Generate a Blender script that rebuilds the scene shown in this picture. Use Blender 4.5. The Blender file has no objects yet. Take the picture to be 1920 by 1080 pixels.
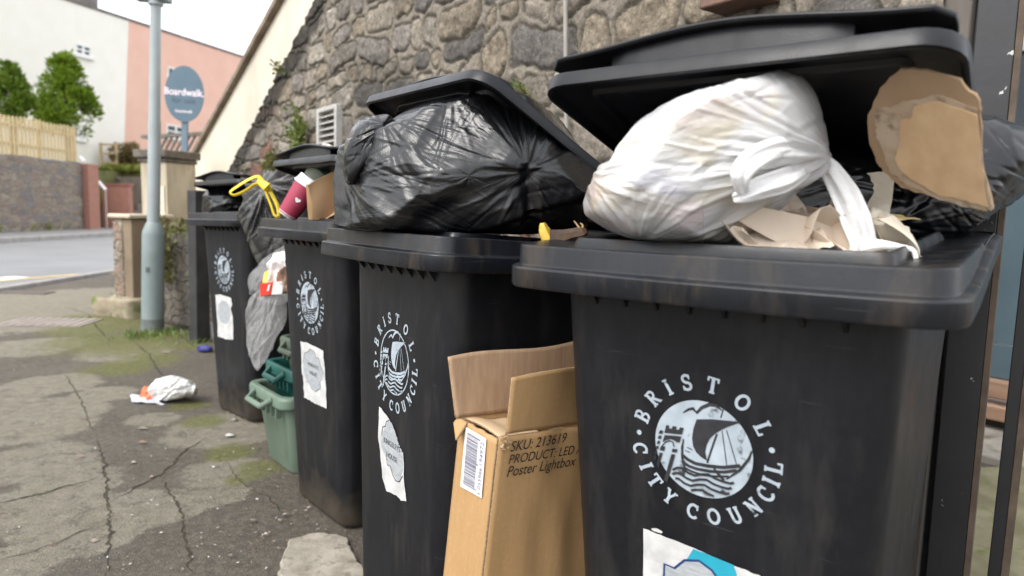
import bpy, bmesh, math, random
import numpy as np
from mathutils import Vector, Matrix
random.seed(7); RNG = np.random.default_rng(7)
SC = bpy.context.scene
COL = SC.collection
R = math.radians

# ------------------------------------------------------------------ camera
F_PX, PITCH, ROLL, EYE = 1274.7, 0.1122, 0.0272, 1.0658      # focal length in px of a 1920 wide frame
cp, sp, cr, sr = math.cos(PITCH), math.sin(PITCH), math.cos(ROLL), math.sin(ROLL)
FWD = Vector((0, cp, -sp)); UP0 = Vector((0, sp, cp)); RT0 = Vector((1, 0, 0))
RT = RT0 * cr + UP0 * sr; UP = UP0 * cr - RT0 * sr
cam = bpy.data.cameras.new('camera'); co = bpy.data.objects.new('camera', cam); COL.objects.link(co)
co.matrix_world = Matrix(((RT.x, UP.x, -FWD.x, 0), (RT.y, UP.y, -FWD.y, 0), (RT.z, UP.z, -FWD.z, EYE), (0, 0, 0, 1)))
cam.sensor_width = 36; cam.lens = 36 * F_PX / 1920; cam.clip_start = .05; cam.clip_end = 2000
cam.dof.use_dof = True; cam.dof.focus_distance = 1.36; cam.dof.aperture_fstop = 3.6
SC.camera = co

# ------------------------------------------------------------------ light
SUN_EL, SUN_AZ = R(48), R(-135)          # azimuth from +Y, towards the left and a little behind the viewer
w = bpy.data.worlds.new('World'); SC.world = w; w.use_nodes = True
nt = w.node_tree; nt.nodes.clear()
sky = nt.nodes.new('ShaderNodeTexSky'); sky.sky_type = 'NISHITA'; sky.sun_disc = False
sky.sun_elevation = SUN_EL; sky.sun_rotation = SUN_AZ; sky.air_density = 1.0; sky.dust_density = 5; sky.ozone_density = 1
hs = nt.nodes.new('ShaderNodeHueSaturation'); hs.inputs['Saturation'].default_value = .22
mx = nt.nodes.new('ShaderNodeMix'); mx.data_type = 'RGBA'; mx.inputs[0].default_value = .6
mx.inputs[7].default_value = (7.7, 7.9, 8.35, 1)               # even cloud cover over the clear sky
bg = nt.nodes.new('ShaderNodeBackground'); bg.inputs['Strength'].default_value = .15
ow = nt.nodes.new('ShaderNodeOutputWorld')
nt.links.new(sky.outputs[0], hs.inputs['Color']); nt.links.new(hs.outputs[0], mx.inputs[6])
nt.links.new(mx.outputs[2], bg.inputs[0]); nt.links.new(bg.outputs[0], ow.inputs[0])
sl = bpy.data.lights.new('sun', 'SUN'); sl.energy = 1.0; sl.angle = R(30); sl.color = (1, .96, .9)
so = bpy.data.objects.new('sun', sl); COL.objects.link(so)
sd = Vector((math.sin(SUN_AZ) * math.cos(SUN_EL), math.cos(SUN_AZ) * math.cos(SUN_EL), math.sin(SUN_EL)))
so.rotation_euler = sd.to_track_quat('Z', 'Y').to_euler(); so.location = sd * 30
SC.view_settings.view_transform = 'Standard'; SC.view_settings.look = 'None'
SC.view_settings.exposure = 1.08; SC.view_settings.gamma = 1

# ------------------------------------------------------------------ sight lines: pixel of the photograph -> point at a chosen distance
def ray(px, py):
    x, y = px - 960, py - 540
    d = FWD * F_PX + RT * x - UP * y
    return d / d.y
def at(px, py, Y): return Vector((0, 0, EYE)) + ray(px, py) * Y
def gp(px, py, z=0):
    d = ray(px, py); s = (z - EYE) / d.z
    return Vector((0, 0, EYE)) + d * s
WN = Vector((.8145, .5802, 0)); WT = Vector((-.5802, .8145, 0)); WD = 1.60    # the stone wall's plane: WN.p = WD
def wp(px, py, off=0):
    d = ray(px, py); s = (WD - off) / (d.dot(WN)); return Vector((0, 0, EYE)) + d * s
def wtz(px, py):
    p = wp(px, py); return p.dot(WT), p.z
def wpt(t, z, off=0): return WN * (WD - off) + WT * t + Vector((0, 0, z))

# ------------------------------------------------------------------ numpy noise
def _h(i, j, k, s):
    n = (i * 374761393 + j * 668265263 + k * 2147483647 + s * 1274126177) & 0xffffffff
    n = ((n ^ (n >> 13)) * 1274126177) & 0xffffffff
    n = ((n ^ (n >> 16)) * 2246822519) & 0xffffffff
    return ((n ^ (n >> 15)) & 0xffff) / 65535.0
def vnoise(P, s=0):
    P = np.asarray(P, float); I = np.floor(P).astype(np.int64); f = P - I; f = f * f * (3 - 2 * f); o = 0
    for a in (0, 1):
        for b in (0, 1):
            for c in (0, 1):
                wt = (f[:, 0] if a else 1 - f[:, 0]) * (f[:, 1] if b else 1 - f[:, 1]) * (f[:, 2] if c else 1 - f[:, 2])
                o = o + wt * _h(I[:, 0] + a, I[:, 1] + b, I[:, 2] + c, s)
    return o * 2 - 1
def fbm(P, s=0, n=4, g=.5):
    P = np.asarray(P, float); a, t, o = 1, 0, 0
    for k in range(n):
        o = o + a * vnoise(P * 2 ** k, s + k); t += a; a *= g
    return o / t
def sstep(a, b, x):
    t = np.clip((x - a) / (b - a), 0, 1); return t * t * (3 - 2 * t)

# ------------------------------------------------------------------ materials
MATS = {}
def nodes_of(name):
    m = bpy.data.materials.new(name); m.use_nodes = True
    t = m.node_tree; b = t.nodes['Principled BSDF']
    return m, t, b
def N(t, kind, **kw):
    n = t.nodes.new('ShaderNode' + kind)
    for k, v in kw.items(): setattr(n, k, v)
    return n
def ramp(t, src, stops):
    r = N(t, 'ValToRGB'); e = r.color_ramp.elements
    while len(e) < len(stops): e.new(.5)
    for q, (p, c) in zip(e, stops):
        q.position = p; q.color = (c, c, c, 1) if isinstance(c, (int, float)) else (*c, 1)
    t.links.new(src, r.inputs[0]); return r.outputs[0]
def mixc(t, fac, a, b, mode='MIX'):
    m = N(t, 'Mix', data_type='RGBA', blend_type=mode)
    for sock, v in ((m.inputs[0], fac), (m.inputs[6], a), (m.inputs[7], b)):
        if isinstance(v, (int, float)): sock.default_value = v
        elif isinstance(v, tuple): sock.default_value = (*v, 1)
        else: t.links.new(v, sock)
    return m.outputs[2]
def math_(t, op, a, b=0.0, clamp=False):
    m = N(t, 'Math', operation=op, use_clamp=clamp)
    for s, v in zip(m.inputs, (a, b)):
        if isinstance(v, (int, float)): s.default_value = v
        else: t.links.new(v, s)
    return m.outputs[0]
def coords(t, scale=(1, 1, 1), obj=True):
    tc = N(t, 'TexCoord'); mp = N(t, 'Mapping'); mp.inputs['Scale'].default_value = scale
    t.links.new(tc.outputs['Object' if obj else 'Generated'], mp.inputs[0]); return mp.outputs[0]
def noise(t, vec, scale, detail=4, rough=.55, dist=0):
    n = N(t, 'TexNoise'); n.inputs['Scale'].default_value = scale; n.inputs['Detail'].default_value = detail
    n.inputs['Roughness'].default_value = rough; n.inputs['Distortion'].default_value = dist
    t.links.new(vec, n.inputs['Vector']); return n.outputs[0]
def bump(t, b, h, strength, dist=.01):
    n = N(t, 'Bump'); n.inputs['Strength'].default_value = strength; n.inputs['Distance'].default_value = dist
    t.links.new(h, n.inputs['Height'])
    if b.inputs['Normal'].links: t.links.new(b.inputs['Normal'].links[0].from_socket, n.inputs['Normal'])
    t.links.new(n.outputs[0], b.inputs['Normal'])
def M(name, c1, c2=None, scale=8, rough=.6, r2=None, bs=0, bscale=60, metal=0, stretch=(1, 1, 1), spec=.5, lo=.35, hi=.65, bdist=.004, c3=None, s3=40, f3=(.55, .7)):
    """Two-tone noise material with bump; c3 adds a third tone in small specks."""
    if name in MATS: return MATS[name]
    m, t, b = nodes_of(name); v = coords(t, stretch)
    n = noise(t, v, scale)
    c = ramp(t, n, [(lo, c1), (hi, c2 or c1)])
    if c3: c = mixc(t, ramp(t, noise(t, v, s3, 5), [(f3[0], 0.), (f3[1], 1.)]), c, c3)
    t.links.new(c, b.inputs['Base Color'])
    if r2 is None: b.inputs['Roughness'].default_value = rough
    else: t.links.new(ramp(t, noise(t, v, scale * 2.3), [(.3, rough), (.7, r2)]), b.inputs['Roughness'])
    b.inputs['Metallic'].default_value = metal; b.inputs['Specular IOR Level'].default_value = spec
    if bs: bump(t, b, noise(t, v, bscale, 5), bs, bdist)
    MATS[name] = m; return m

# ------------------------------------------------------------------ mesh helpers
class MB:
    """Collects shapes; build() links them as ONE mesh object."""
    def __init__(s): s.v = []; s.f = []; s.sm = []
    def add(s, vs, fs, smooth=False):
        o = len(s.v); s.v += [tuple(p) for p in vs]; s.f += [tuple(i + o for i in f) for f in fs]; s.sm += [smooth] * len(fs); return s
    def box(s, a, b, mat=None):
        x0, y0, z0 = a; x1, y1, z1 = b
        vs = [Vector(p) for p in ((x0, y0, z0), (x1, y0, z0), (x1, y1, z0), (x0, y1, z0), (x0, y0, z1), (x1, y0, z1), (x1, y1, z1), (x0, y1, z1))]
        if mat is not None: vs = [mat @ p for p in vs]
        return s.add(vs, [(0, 3, 2, 1), (4, 5, 6, 7), (0, 1, 5, 4), (1, 2, 6, 5), (2, 3, 7, 6), (3, 0, 4, 7)])
    def loft(s, rings, cap0=False, cap1=False, closed=True, smooth=True):
        n = len(rings[0]); vs = [p for r in rings for p in r]; fs = []
        for i in range(len(rings) - 1):
            for j in range(n if closed else n - 1):
                a, b = i * n + j, i * n + (j + 1) % n
                fs.append((a, b, b + n, a + n))
        s.add(vs, fs, smooth); o = len(s.v) - len(vs)
        if cap0: s.f.append(tuple(o + j for j in reversed(range(n)))); s.sm.append(False)
        if cap1: s.f.append(tuple(o + (len(rings) - 1) * n + j for j in range(n))); s.sm.append(False)
        return s
    def tube(s, pts, rad, n=10, caps=True, flat=1.0):
        pts = [Vector(p) for p in pts]; rads = rad if isinstance(rad, (list, tuple)) else [rad] * len(pts)
        rings = []; u = None
        for i, p in enumerate(pts):
            d = (pts[min(i + 1, len(pts) - 1)] - pts[max(i - 1, 0)]).normalized()
            if u is None: u = d.orthogonal().normalized()
            u = (u - d * u.dot(d)).normalized(); q = d.cross(u)
            rings.append([p + u * math.cos(6.28318 * k / n) * rads[i] + q * math.sin(6.28318 * k / n) * rads[i] * flat for k in range(n)])
        return s.loft(rings, caps, caps)
    def prism(s, poly, depth):
        """poly: 3-D points of a flat outline; depth: vector of extrusion."""
        n = len(poly); a = [Vector(p) for p in poly]; b = [p + Vector(depth) for p in a]
        return s.add(a + b, [tuple(range(n)), tuple(range(2 * n - 1, n - 1, -1))] + [(j, j + n, (j + 1) % n + n, (j + 1) % n) for j in range(n)])
    def build(s, name, m, parent=None, bevel=0, seg=2, sub=0, sharp=42):
        me = bpy.data.meshes.new(name); me.from_pydata(s.v, [], s.f); me.materials.append(m)
        me.polygons.foreach_set('use_smooth', s.sm)
        bm = bmesh.new(); bm.from_mesh(me); bmesh.ops.recalc_face_normals(bm, faces=bm.faces)
        bm.to_mesh(me); bm.free()
        if sharp: me.set_sharp_from_angle(angle=R(sharp))
        o = bpy.data.objects.new(name, me); COL.objects.link(o)
        if parent: o.parent = parent
        if bevel:
            b = o.modifiers.new('bevel', 'BEVEL'); b.width = bevel; b.segments = seg; b.limit_method = 'ANGLE'; b.angle_limit = R(35)
        if sub:
            q = o.modifiers.new('sub', 'SUBSURF'); q.levels = q.render_levels = sub
        return o
def grid_obj(name, P, nu, nv, m, parent=None, wrap_u=False, attrs=None, smooth=True):
    """P: (nu*nv,3) array, index = i*nv + j."""
    I, J = np.meshgrid(np.arange(nu if wrap_u else nu - 1), np.arange(nv - 1), indexing='ij')
    a = I * nv + J; b = ((I + 1) % nu) * nv + J
    F = np.stack([a, b, b + 1, a + 1], -1).reshape(-1, 4)
    me = bpy.data.meshes.new(name); me.vertices.add(len(P)); me.vertices.foreach_set('co', np.asarray(P, np.float32).ravel())
    me.loops.add(F.size); me.loops.foreach_set('vertex_index', F.ravel().astype(np.int32))
    me.polygons.add(len(F)); me.polygons.foreach_set('loop_start', np.arange(0, F.size, 4, dtype=np.int32))
    me.polygons.foreach_set('use_smooth', np.full(len(F), smooth)); me.update(calc_edges=True); me.validate()
    for k, v in (attrs or {}).items():
        if v.ndim == 1:
            at_ = me.attributes.new(k, 'FLOAT', 'POINT'); at_.data.foreach_set('value', v.astype(np.float32))
        else:
            at_ = me.attributes.new(k, 'FLOAT_COLOR', 'POINT'); at_.data.foreach_set('color', np.c_[v, np.ones(len(v))].astype(np.float32).ravel())
    me.materials.append(m)
    o = bpy.data.objects.new(name, me); COL.objects.link(o)
    if parent: o.parent = parent
    return o
def attr(t, name, col=False):
    n = N(t, 'Attribute', attribute_name=name); return n.outputs['Color' if col else 'Fac']
def tag(o, label=None, cat=None, group=None, kind=None):
    for k, v in (('label', label), ('category', cat), ('group', group), ('kind', kind)):
        if v: o[k] = v
    return o
def thing(name, label, cat, loc=(0, 0, 0), rotz=0, group=None):
    o = bpy.data.objects.new(name, None); COL.objects.link(o); o.empty_display_size = .1
    o.location = loc; o.rotation_euler = (0, 0, rotz); tag(o, label, cat, group); return o
def struct(o): o['kind'] = 'structure'; return o
def rrect(x0, x1, y0, y1, r, n=6):
    """Rounded rectangle, counter-clockwise from the middle of the right side."""
    pts = []
    for cx, cy, a0 in ((x1 - r, y1 - r, 0), (x0 + r, y1 - r, 90), (x0 + r, y0 + r, 180), (x1 - r, y0 + r, 270)):
        for k in range(n + 1):
            a = R(a0 + 90 * k / n); pts.append((cx + r * math.cos(a), cy + r * math.sin(a)))
    out = []
    for i, p in enumerate(pts):                 # subdivide the long straight sides
        q = pts[(i + 1) % len(pts)]; k = 10 if i % (n + 1) == n else 1
        out += [(p[0] + (q[0] - p[0]) * j / k, p[1] + (q[1] - p[1]) * j / k) for j in range(k)]
    return out
def ribbon(pts, wd):
    """2-D stroke with mitred joints -> (verts, faces)."""
    n = len(pts); L, Rr = [], []
    for i in range(n):
        a = pts[max(i - 1, 0)]; b = pts[min(i + 1, n - 1)]
        dx, dy = b[0] - a[0], b[1] - a[1]; l = math.hypot(dx, dy) or 1; nx, ny = -dy / l, dx / l
        ww = wd[i] if isinstance(wd, (list, tuple)) else wd
        L.append((pts[i][0] + nx * ww / 2, pts[i][1] + ny * ww / 2)); Rr.append((pts[i][0] - nx * ww / 2, pts[i][1] - ny * ww / 2))
    return L + Rr, [(i, i + 1, n + i + 1, n + i) for i in range(n - 1)]
def arc(cx, cy, rx, ry, a0, a1, n=14): return [(cx + rx * math.cos(R(a0 + (a1 - a0) * k / n)), cy + ry * math.sin(R(a0 + (a1 - a0) * k / n))) for k in range(n + 1)]
# ------------------------------------------------------------------ plastics
def plastic(name, base, dirt, rough=.36, dlo=.52, dhi=.74, damt=.8, streak=True, spec=.5, fade=.5):
    m, t, b = nodes_of(name)
    g = N(t, 'NewGeometry'); pos = g.outputs['Position']
    mp = N(t, 'Mapping'); mp.inputs['Scale'].default_value = (9, 9, 2.2); t.links.new(pos, mp.inputs[0])
    d = ramp(t, noise(t, mp.outputs[0], 2.2, 6, .62), [(dlo, 0.), (dhi, damt)])
    mv = N(t, 'Mapping'); mv.inputs['Scale'].default_value = (7, 7, .7); t.links.new(pos, mv.inputs[0])
    c = mixc(t, ramp(t, noise(t, mv.outputs[0], 1.6, 6, .68), [(.52, 0.), (.66, fade)]), base, tuple(x * 1.6 + .006 for x in base))     # sun-faded runs
    c = mixc(t, d, c, dirt)
    fine = ramp(t, noise(t, pos, 60, 5, .7), [(.45, 0.), (.75, .35)])
    c = mixc(t, fine, c, tuple(min(1, x * 1.8 + .003) for x in base))
    if streak:                                  # scuffs and scratches
        for ang, s in ((.5, 3.0), (-.35, 4.3)):
            mr = N(t, 'Mapping'); mr.inputs['Rotation'].default_value = (ang, .2, 0); mr.inputs['Scale'].default_value = (2.5, 2.5, 90)
            t.links.new(pos, mr.inputs[0])
            k = ramp(t, noise(t, mr.outputs[0], s, 3, .5), [(.72, 0.), (.76, .13)])
            c = mixc(t, k, c, (.22, .215, .21))
        v = N(t, 'TexVoronoi'); v.inputs['Scale'].default_value = 42; t.links.new(pos, v.inputs['Vector'])
        pick = ramp(t, v.outputs['Color'], [(.93, 0.), (.94, 1.)])
        spot = ramp(t, v.outputs['Distance'], [(.05, .8), (.09, 0.)])
        c = mixc(t, math_(t, 'MULTIPLY', pick, spot), c, (.4, .4, .39))
    sz = N(t, 'SeparateXYZ'); t.links.new(pos, sz.inputs[0])
    low = math_(t, 'ADD', math_(t, 'MULTIPLY', sz.outputs[2], -4.5), math_(t, 'MULTIPLY', noise(t, pos, 9, 5, .65), 1.5))
    c = mixc(t, ramp(t, low, [(.05, 0.), (.75, .8)]), c, (.075, .060, .043))      # splashed mud near the ground
    t.links.new(c, b.inputs['Base Color'])
    rr = ramp(t, noise(t, pos, 7, 4), [(.3, rough - .06), (.7, rough + .14)])
    rr = mixc(t, d, rr, (.8, .8, .8)); t.links.new(rr, b.inputs['Roughness'])
    b.inputs['Specular IOR Level'].default_value = spec
    bump(t, b, noise(t, pos, 420, 2), .10, .002)
    bump(t, b, noise(t, pos, 5, 3), .05, .05)
    MATS[name] = m; return m
PL_BODY = plastic('bin_plastic', (.0070, .0076, .0098), (.036, .031, .025), .38, .50, .8, .65, spec=.30)
PL_RIM = plastic('rim_plastic', (.0062, .0074, .0105), (.105, .075, .047), .30, .50, .76, .42, spec=.42)
PL_LID = plastic('lid_plastic', (.0036, .0042, .0062), (.022, .021, .02), .33, .6, .85, .4, spec=.36, fade=.2)
PL_DARK = plastic('bin_inside', (.012, .012, .012), (.03, .026, .02), .6, streak=False)
INK = M('emblem_paint', (.31, .36, .405), (.40, .46, .51), 30, .45, c3=(.03, .032, .036), s3=48, f3=(.60, .70))
INK_DARK = M('emblem_dark', (.018, .018, .021), (.03, .03, .035), 60, .5)
RUBBER = M('wheel_rubber', (.012, .012, .012), (.02, .02, .02), 20, .7)

# ------------------------------------------------------------------ wheelie bin
RZ = 1.02
def fy(z): return .10 - .045 * (z - .03) / .92            # front face of the body leans out towards the rim
def hw(z): return .20 + .035 * (z - .03) / .92
def by(z): return .53 + .07 * (z - .03) / .92
def bin_body():
    mb = MB(); rings = []
    for z in (.004, .012, .03, .2, .4, .6, .8, .9, .962):
        k = .018 if z < .01 else .006 if z < .02 else 0
        rings.append([Vector((x, y, z)) for x, y in rrect(-hw(z) + k, hw(z) - k, fy(z) + k, by(z) - k, .05)])
    mb.loft(rings, cap0=True)
    inner = []
    for z in (.962, .7, .5):
        inner.append([Vector((x, y, z)) for x, y in rrect(-hw(z) + .006, hw(z) - .006, fy(z) + .006, by(z) - .006, .046)])
    mb.loft(inner, cap1=True)
    return mb
def lip_low(y): return RZ - .062 + .03 * sstep(.12, .5, y)
def bin_rim():
    mb = MB()
    prof = [(-.060, .955, 0), (-.078, .955, 0), (-.078, 1.024, 0), (-.074, 1.028, 0), (-.069, 1.028, 0), (-.066, 1.022, 0), (-.064, 1.012, 0), (-.012, 1.0185, 0), (-.004, 1.0200, 0), (-.001, 1.0190, 0),
            (0, 1.016, 0), (.001, .035, 1), (.002, .032, 1), (.011, .0305, 1), (.0135, .028, 1), (.014, .004, 1), (.012, 0, 1), (.006, -.001, 1), (.003, .004, 1), (0, RZ - .02, 0), (-.03, RZ - .025, 0), (-.055, .962, 0), (-.056, .955, 0)]
    rings = []
    for o, z, low in prof:
        rg_ = []
        for x, y in rrect(-.282 - o, .282 + o, -o, .655 + o, max(.016, .034 + o)):
            yb = -.014 * (1 - min(1, abs(x) / .28) ** 2) if y < .12 else 0
            rg_.append(Vector((x, y + (yb if o > -.05 else yb * .4), z + float(lip_low(y)) if low else z)))
        rings.append(rg_)
    n = len(rings[0]); vs = [p for r in rings for p in r]; k = len(rings)
    mb.add(vs, [(j * n + i, j * n + (i + 1) % n, ((j + 1) % k) * n + (i + 1) % n, ((j + 1) % k) * n + i) for j in range(k) for i in range(n)], False)
    for x in np.linspace(-.17, .17, 8):              # comb gussets under the lip
        mb.prism([(x, .004, RZ - .03), (x, .062, RZ - .028), (x, .062, RZ - .095)], (.006, 0, 0))
    for y in np.linspace(.14, .5, 6):
        for s in (-1, 1):
            mb.prism([(s * .278, y, RZ - .03), (s * .232, y, RZ - .028), (s * .232, y, RZ - .075)], (0, .006, 0))
    return mb
LID_L, LID_W = .655, .535
def bin_lid():
    """Hinge axis on local x at y=0; the lid reaches to -y."""
    mb = MB(); h = LID_W / 2
    def ring(k, z, r=.05): return [Vector((x, y, z)) for x, y in rrect(-h + k, h - k, -LID_L + k, -.02 - k, max(.012, r - k * .6))]
    def dome(rg, c): return [Vector((p.x, p.y, p.z + c * (1 - (p.x / h) ** 2) * (1 - ((p.y + LID_L / 2) / (LID_L / 2)) ** 2))) for p in rg]
    rings = [ring(.20, .004), ring(.10, .003), ring(.068, .002), ring(.064, -.005), ring(.058, -.005), ring(.054, .001), ring(.012, .000), ring(.008, -.003), ring(.006, -.016), ring(.005, -.0172), ring(.0005, -.0172), ring(-.001, -.0162), ring(-.0015, .0015), ring(-.0005, .0035), ring(.002, .0042),
             ring(.05, .0065), ring(.056, .010), ring(.062, .012), ring(.13, .014), ring(.20, .016)]
    rings[0] = dome(rings[0], .01); rings[1] = dome(rings[1], .006); rings[-1] = dome(rings[-1], .014); rings[-2] = dome(rings[-2], .008)
    mb.loft(rings, cap0=True, cap1=True)
    return mb
def lid_grip():
    mb = MB()
    yc = -LID_L + .042
    def wave(u):     # u -1..1 : raised middle, dips, flared ends
        return .036 + .010 * math.cos(u * 3.4) - .003 * (abs(u) ** 6)
    rows = []; hwid = LID_W / 2 - .012
    us = np.linspace(-1, 1, 29)
    sec = []
    for u in us:
        e = 1 - max(0, (abs(u) - .9) / .1) ** 2 * .5
        z = wave(u); x = u * hwid
        sec.append([Vector((x, yc - .042 * e, z - .004)), Vector((x, yc - .046 * e, z + .001)), Vector((x, yc - .042 * e, z + .005)), Vector((x, yc, z + .009)), Vector((x, yc + .028 * e, z + .006)),
                    Vector((x, yc + .031 * e, z)), Vector((x, yc + .026 * e, z - .003)), Vector((x, yc, z + .001))])
    mb.loft(sec, True, True)
    sec = []
    for u in np.linspace(-.62, .62, 13):
        x = u * hwid; z = wave(u); k = .008 if abs(u) > .6 else 0
        sec.append([Vector((x, yc - .026 + k, .006)), Vector((x, yc - .030 + k, z + .001)), Vector((x, yc + .020 - k, z + .001)), Vector((x, yc + .024 - k, .006))])
    mb.loft(sec, True, True, smooth=False)
    return mb
def bin_wheel():
    mb = MB()
    for s in (-1, 1):
        prof = [(.02, -.004), (.085, -.004), (.098, .004), (.10, .016), (.10, .034), (.098, .044), (.085, .05), (.02, .05)]
        rings = [[Vector((s * (.19 + o), .565 + r * math.cos(6.28318 * k / 28), .10 + r * math.sin(6.28318 * k / 28))) for k in range(28)] for r, o in prof]
        yield MB().loft(rings, True, True)
def bin_handle():
    mb = MB(); mb.tube([(-.25, .67, 1.045), (-.25, .715, 1.05), (-.22, .73, 1.05), (.22, .73, 1.05), (.25, .715, 1.05), (.25, .67, 1.045)], .013, 10)
    for x in (-.2, 0, .2): mb.box((x - .015, .655, 1.0), (x + .015, .735, 1.04))
    mb.tube([(-.27, .665, 1.048), (.27, .665, 1.048)], .011, 10)
    return mb

# emblem: everything drawn in the plane of the body's front face, unit = radius of the disc
E_Z, E_R = .7436, .0702
def face(x, z, e): return Vector((x, fy(z) - e, z))
def em(u, v, e): return face(u * E_R, E_Z + v * E_R, e)
def cropmap(px, py):
    """Photo-crop coordinates of the emblem -> unit disc (undoes the oblique view)."""
    a, b, c, d = 232, 65, -60, -227; x, y = px - 422, py - 463; det = a * d - c * b
    return ((d * x - c * y) / det, (-b * x + a * y) / det)
def poly_fill(mb, pts, f):
    vs = [f(*p) for p in pts]; mb.add(vs, [tuple(range(len(vs)))])
def strokes(mb, pts, wd, f):
    v, fc = ribbon(pts, wd); mb.add([f(*p) for p in v], fc)
def crest_shapes(mb, e):
    cm = cropmap; st = [0]
    def f(u, v):
        return em(u, v, e + .00004 * st[0])
    def line(pts, wd): st[0] += 1; strokes(mb, [cm(*p) for p in pts], [q / 235 for q in wd] if isinstance(wd, list) else wd / 235, f)
    def fill(pts): st[0] += 1; poly_fill(mb, [cm(*p) for p in pts], f)
    line([(288, 282), (310, 268), (328, 266), (350, 288), (366, 266), (395, 254), (425, 262), (460, 288)], [5, 12, 16, 14, 16, 18, 16, 4]); line([(462, 275), (462, 320)], 5)
    fill([(358, 318), (420, 322), (490, 334), (556, 345), (500, 365), (462, 388), (443, 412), (437, 440), (440, 475), (460, 517), (430, 500), (400, 475), (378, 445), (362, 405), (356, 360)])
    line([(467, 392), (464, 460), (463, 527)], 9); line([(485, 380), (550, 540)], 4); line([(503, 378), (590, 538)], 4)
    line([(325, 408), (330, 450), (345, 500), (370, 552)], [6, 12, 13, 8])
    for pts, q in (([(345, 488), (372, 508), (410, 528), (470, 542), (540, 551), (608, 545)], 17), ([(352, 518), (385, 540), (430, 556), (490, 568), (550, 573), (600, 566)], 15), ([(362, 545), (405, 566), (450, 582), (510, 592), (575, 594)], 11)): line(pts, q)
    line([(635, 478), (634, 515), (612, 565), (568, 607)], [6, 13, 13, 6]); line([(488, 540), (520, 575), (560, 612)], [8, 14, 14]); line([(345, 462), (372, 474)], 4); line([(352, 448), (380, 462)], 4)
    fill([(226, 335), (240, 338), (242, 352), (256, 355), (258, 342), (276, 346), (278, 360), (291, 362), (294, 350), (312, 355), (312, 386), (227, 372)])
    fill([(231, 383), (312, 395), (312, 424), (296, 421), (285, 412), (264, 404), (246, 408), (230, 418)])
    line([(232, 438), (245, 418), (262, 412), (280, 420), (292, 444)], 6)
    fill([(228, 436), (250, 440), (250, 462), (228, 457)]); fill([(287, 452), (311, 456), (311, 472), (287, 467)])
    fill([(231, 468), (246, 471), (246, 548), (232, 522)]); fill([(289, 478), (308, 481), (308, 618), (289, 606)])
    for k in range(6): fill([(203 - k * .5 + k * 2, 358 + k * 25), (219, 361 + k * 25), (219, 377 + k * 25), (200 + k * 2.6, 374 + k * 25)])
    for k in range(5):
        pts = [(316, 556), (336, 546), (360, 550), (392, 572), (425, 586), (455, 580), (486, 582), (520, 602), (556, 616), (590, 626), (612, 620)]
        pts = [cm(x - 2 * k, y + 25 * k) for x, y in pts]
        dense = []
        for a, b in zip(pts, pts[1:]): dense += [(a[0] + (b[0] - a[0]) * q / 3, a[1] + (b[1] - a[1]) * q / 3) for q in range(3)]
        dense = [p for p in dense if math.hypot(*p) < .95 and p[0] < .85]
        if len(dense) > 3: st[0] += 1; strokes(mb, dense, .05, f)
SER = .13
def glyph(ch):
    """Slab-serif capitals: strokes in a box one unit high -> (list of (points, width), advance)."""
    s = .17; th = .10
    def sf(x, y, half=.17): return ([(x - half, y), (x + half, y)], th)
    t, b = 1 - th / 2, th / 2
    if ch == 'I': return [([(.2, 0), (.2, 1)], s), sf(.2, t), sf(.2, b)], .4
    if ch == 'L': return [([(.2, 0), (.2, 1)], s), sf(.2, t), ([(.03, b), (.68, b)], th), ([(.64, 0), (.64, .3)], th)], .7
    if ch == 'T': return [([(.36, 0), (.36, 1)], s), sf(.36, b), ([(0, t), (.72, t)], th), ([(.05, 1), (.05, .72)], th), ([(.67, 1), (.67, .72)], th)], .72
    if ch == 'O': return [(arc(.4, .5, .33, .44, 0, 360, 28), .15)], .8
    if ch == 'C': return [(arc(.4, .5, .33, .44, 48, 318, 24), .15), ([(.63, .62), (.63, .98)], th)], .75
    if ch == 'S': return [(arc(.3, .73, .22, .215, 20, 250, 14)[:-1] + arc(.3, .27, .24, .22, 95, -160, 16), .14), ([(.5, .68), (.5, .98)], .08), ([(.07, .02), (.07, .32)], .08)], .6
    if ch in 'BR':
        g = [([(.18, 0), (.18, 1)], s), ([(.02, t), (.35, t)], th), ([(.34, t)] + arc(.36, .735, .22, .215, 90, -90, 12) + [(.18, .52)], .13)]
        if ch == 'B': return g + [([(.02, b), (.35, b)], th), ([(.18, .5), (.38, .5)] + arc(.38, .265, .25, .215, 90, -90, 12), .13)], .68
        return g + [sf(.18, b), ([(.34, .5), (.62, .06)], .15), ([(.52, b), (.76, b)], th)], .72
    if ch == 'Y': return [([(.36, 0), (.36, .45)], s), ([(.1, .97), (.36, .42)], .14), ([(.62, .97), (.36, .42)], .12), sf(.1, t, .13), sf(.62, t, .13), sf(.36, b)], .72
    if ch == 'U': return [([(.17, 1), (.17, .35)] + arc(.38, .3, .21, .25, 180, 360, 12) + [(.59, .35), (.59, 1)], .15), sf(.17, t, .15), sf(.59, t, .13)], .76
    if ch == 'N': return [([(.16, 0), (.16, 1)], .12), ([(.62, 0), (.62, 1)], .12), ([(.14, .98), (.64, .02)], .16), sf(.16, b, .14), sf(.62, t, .14), sf(.1, t, .1)], .78
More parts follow.
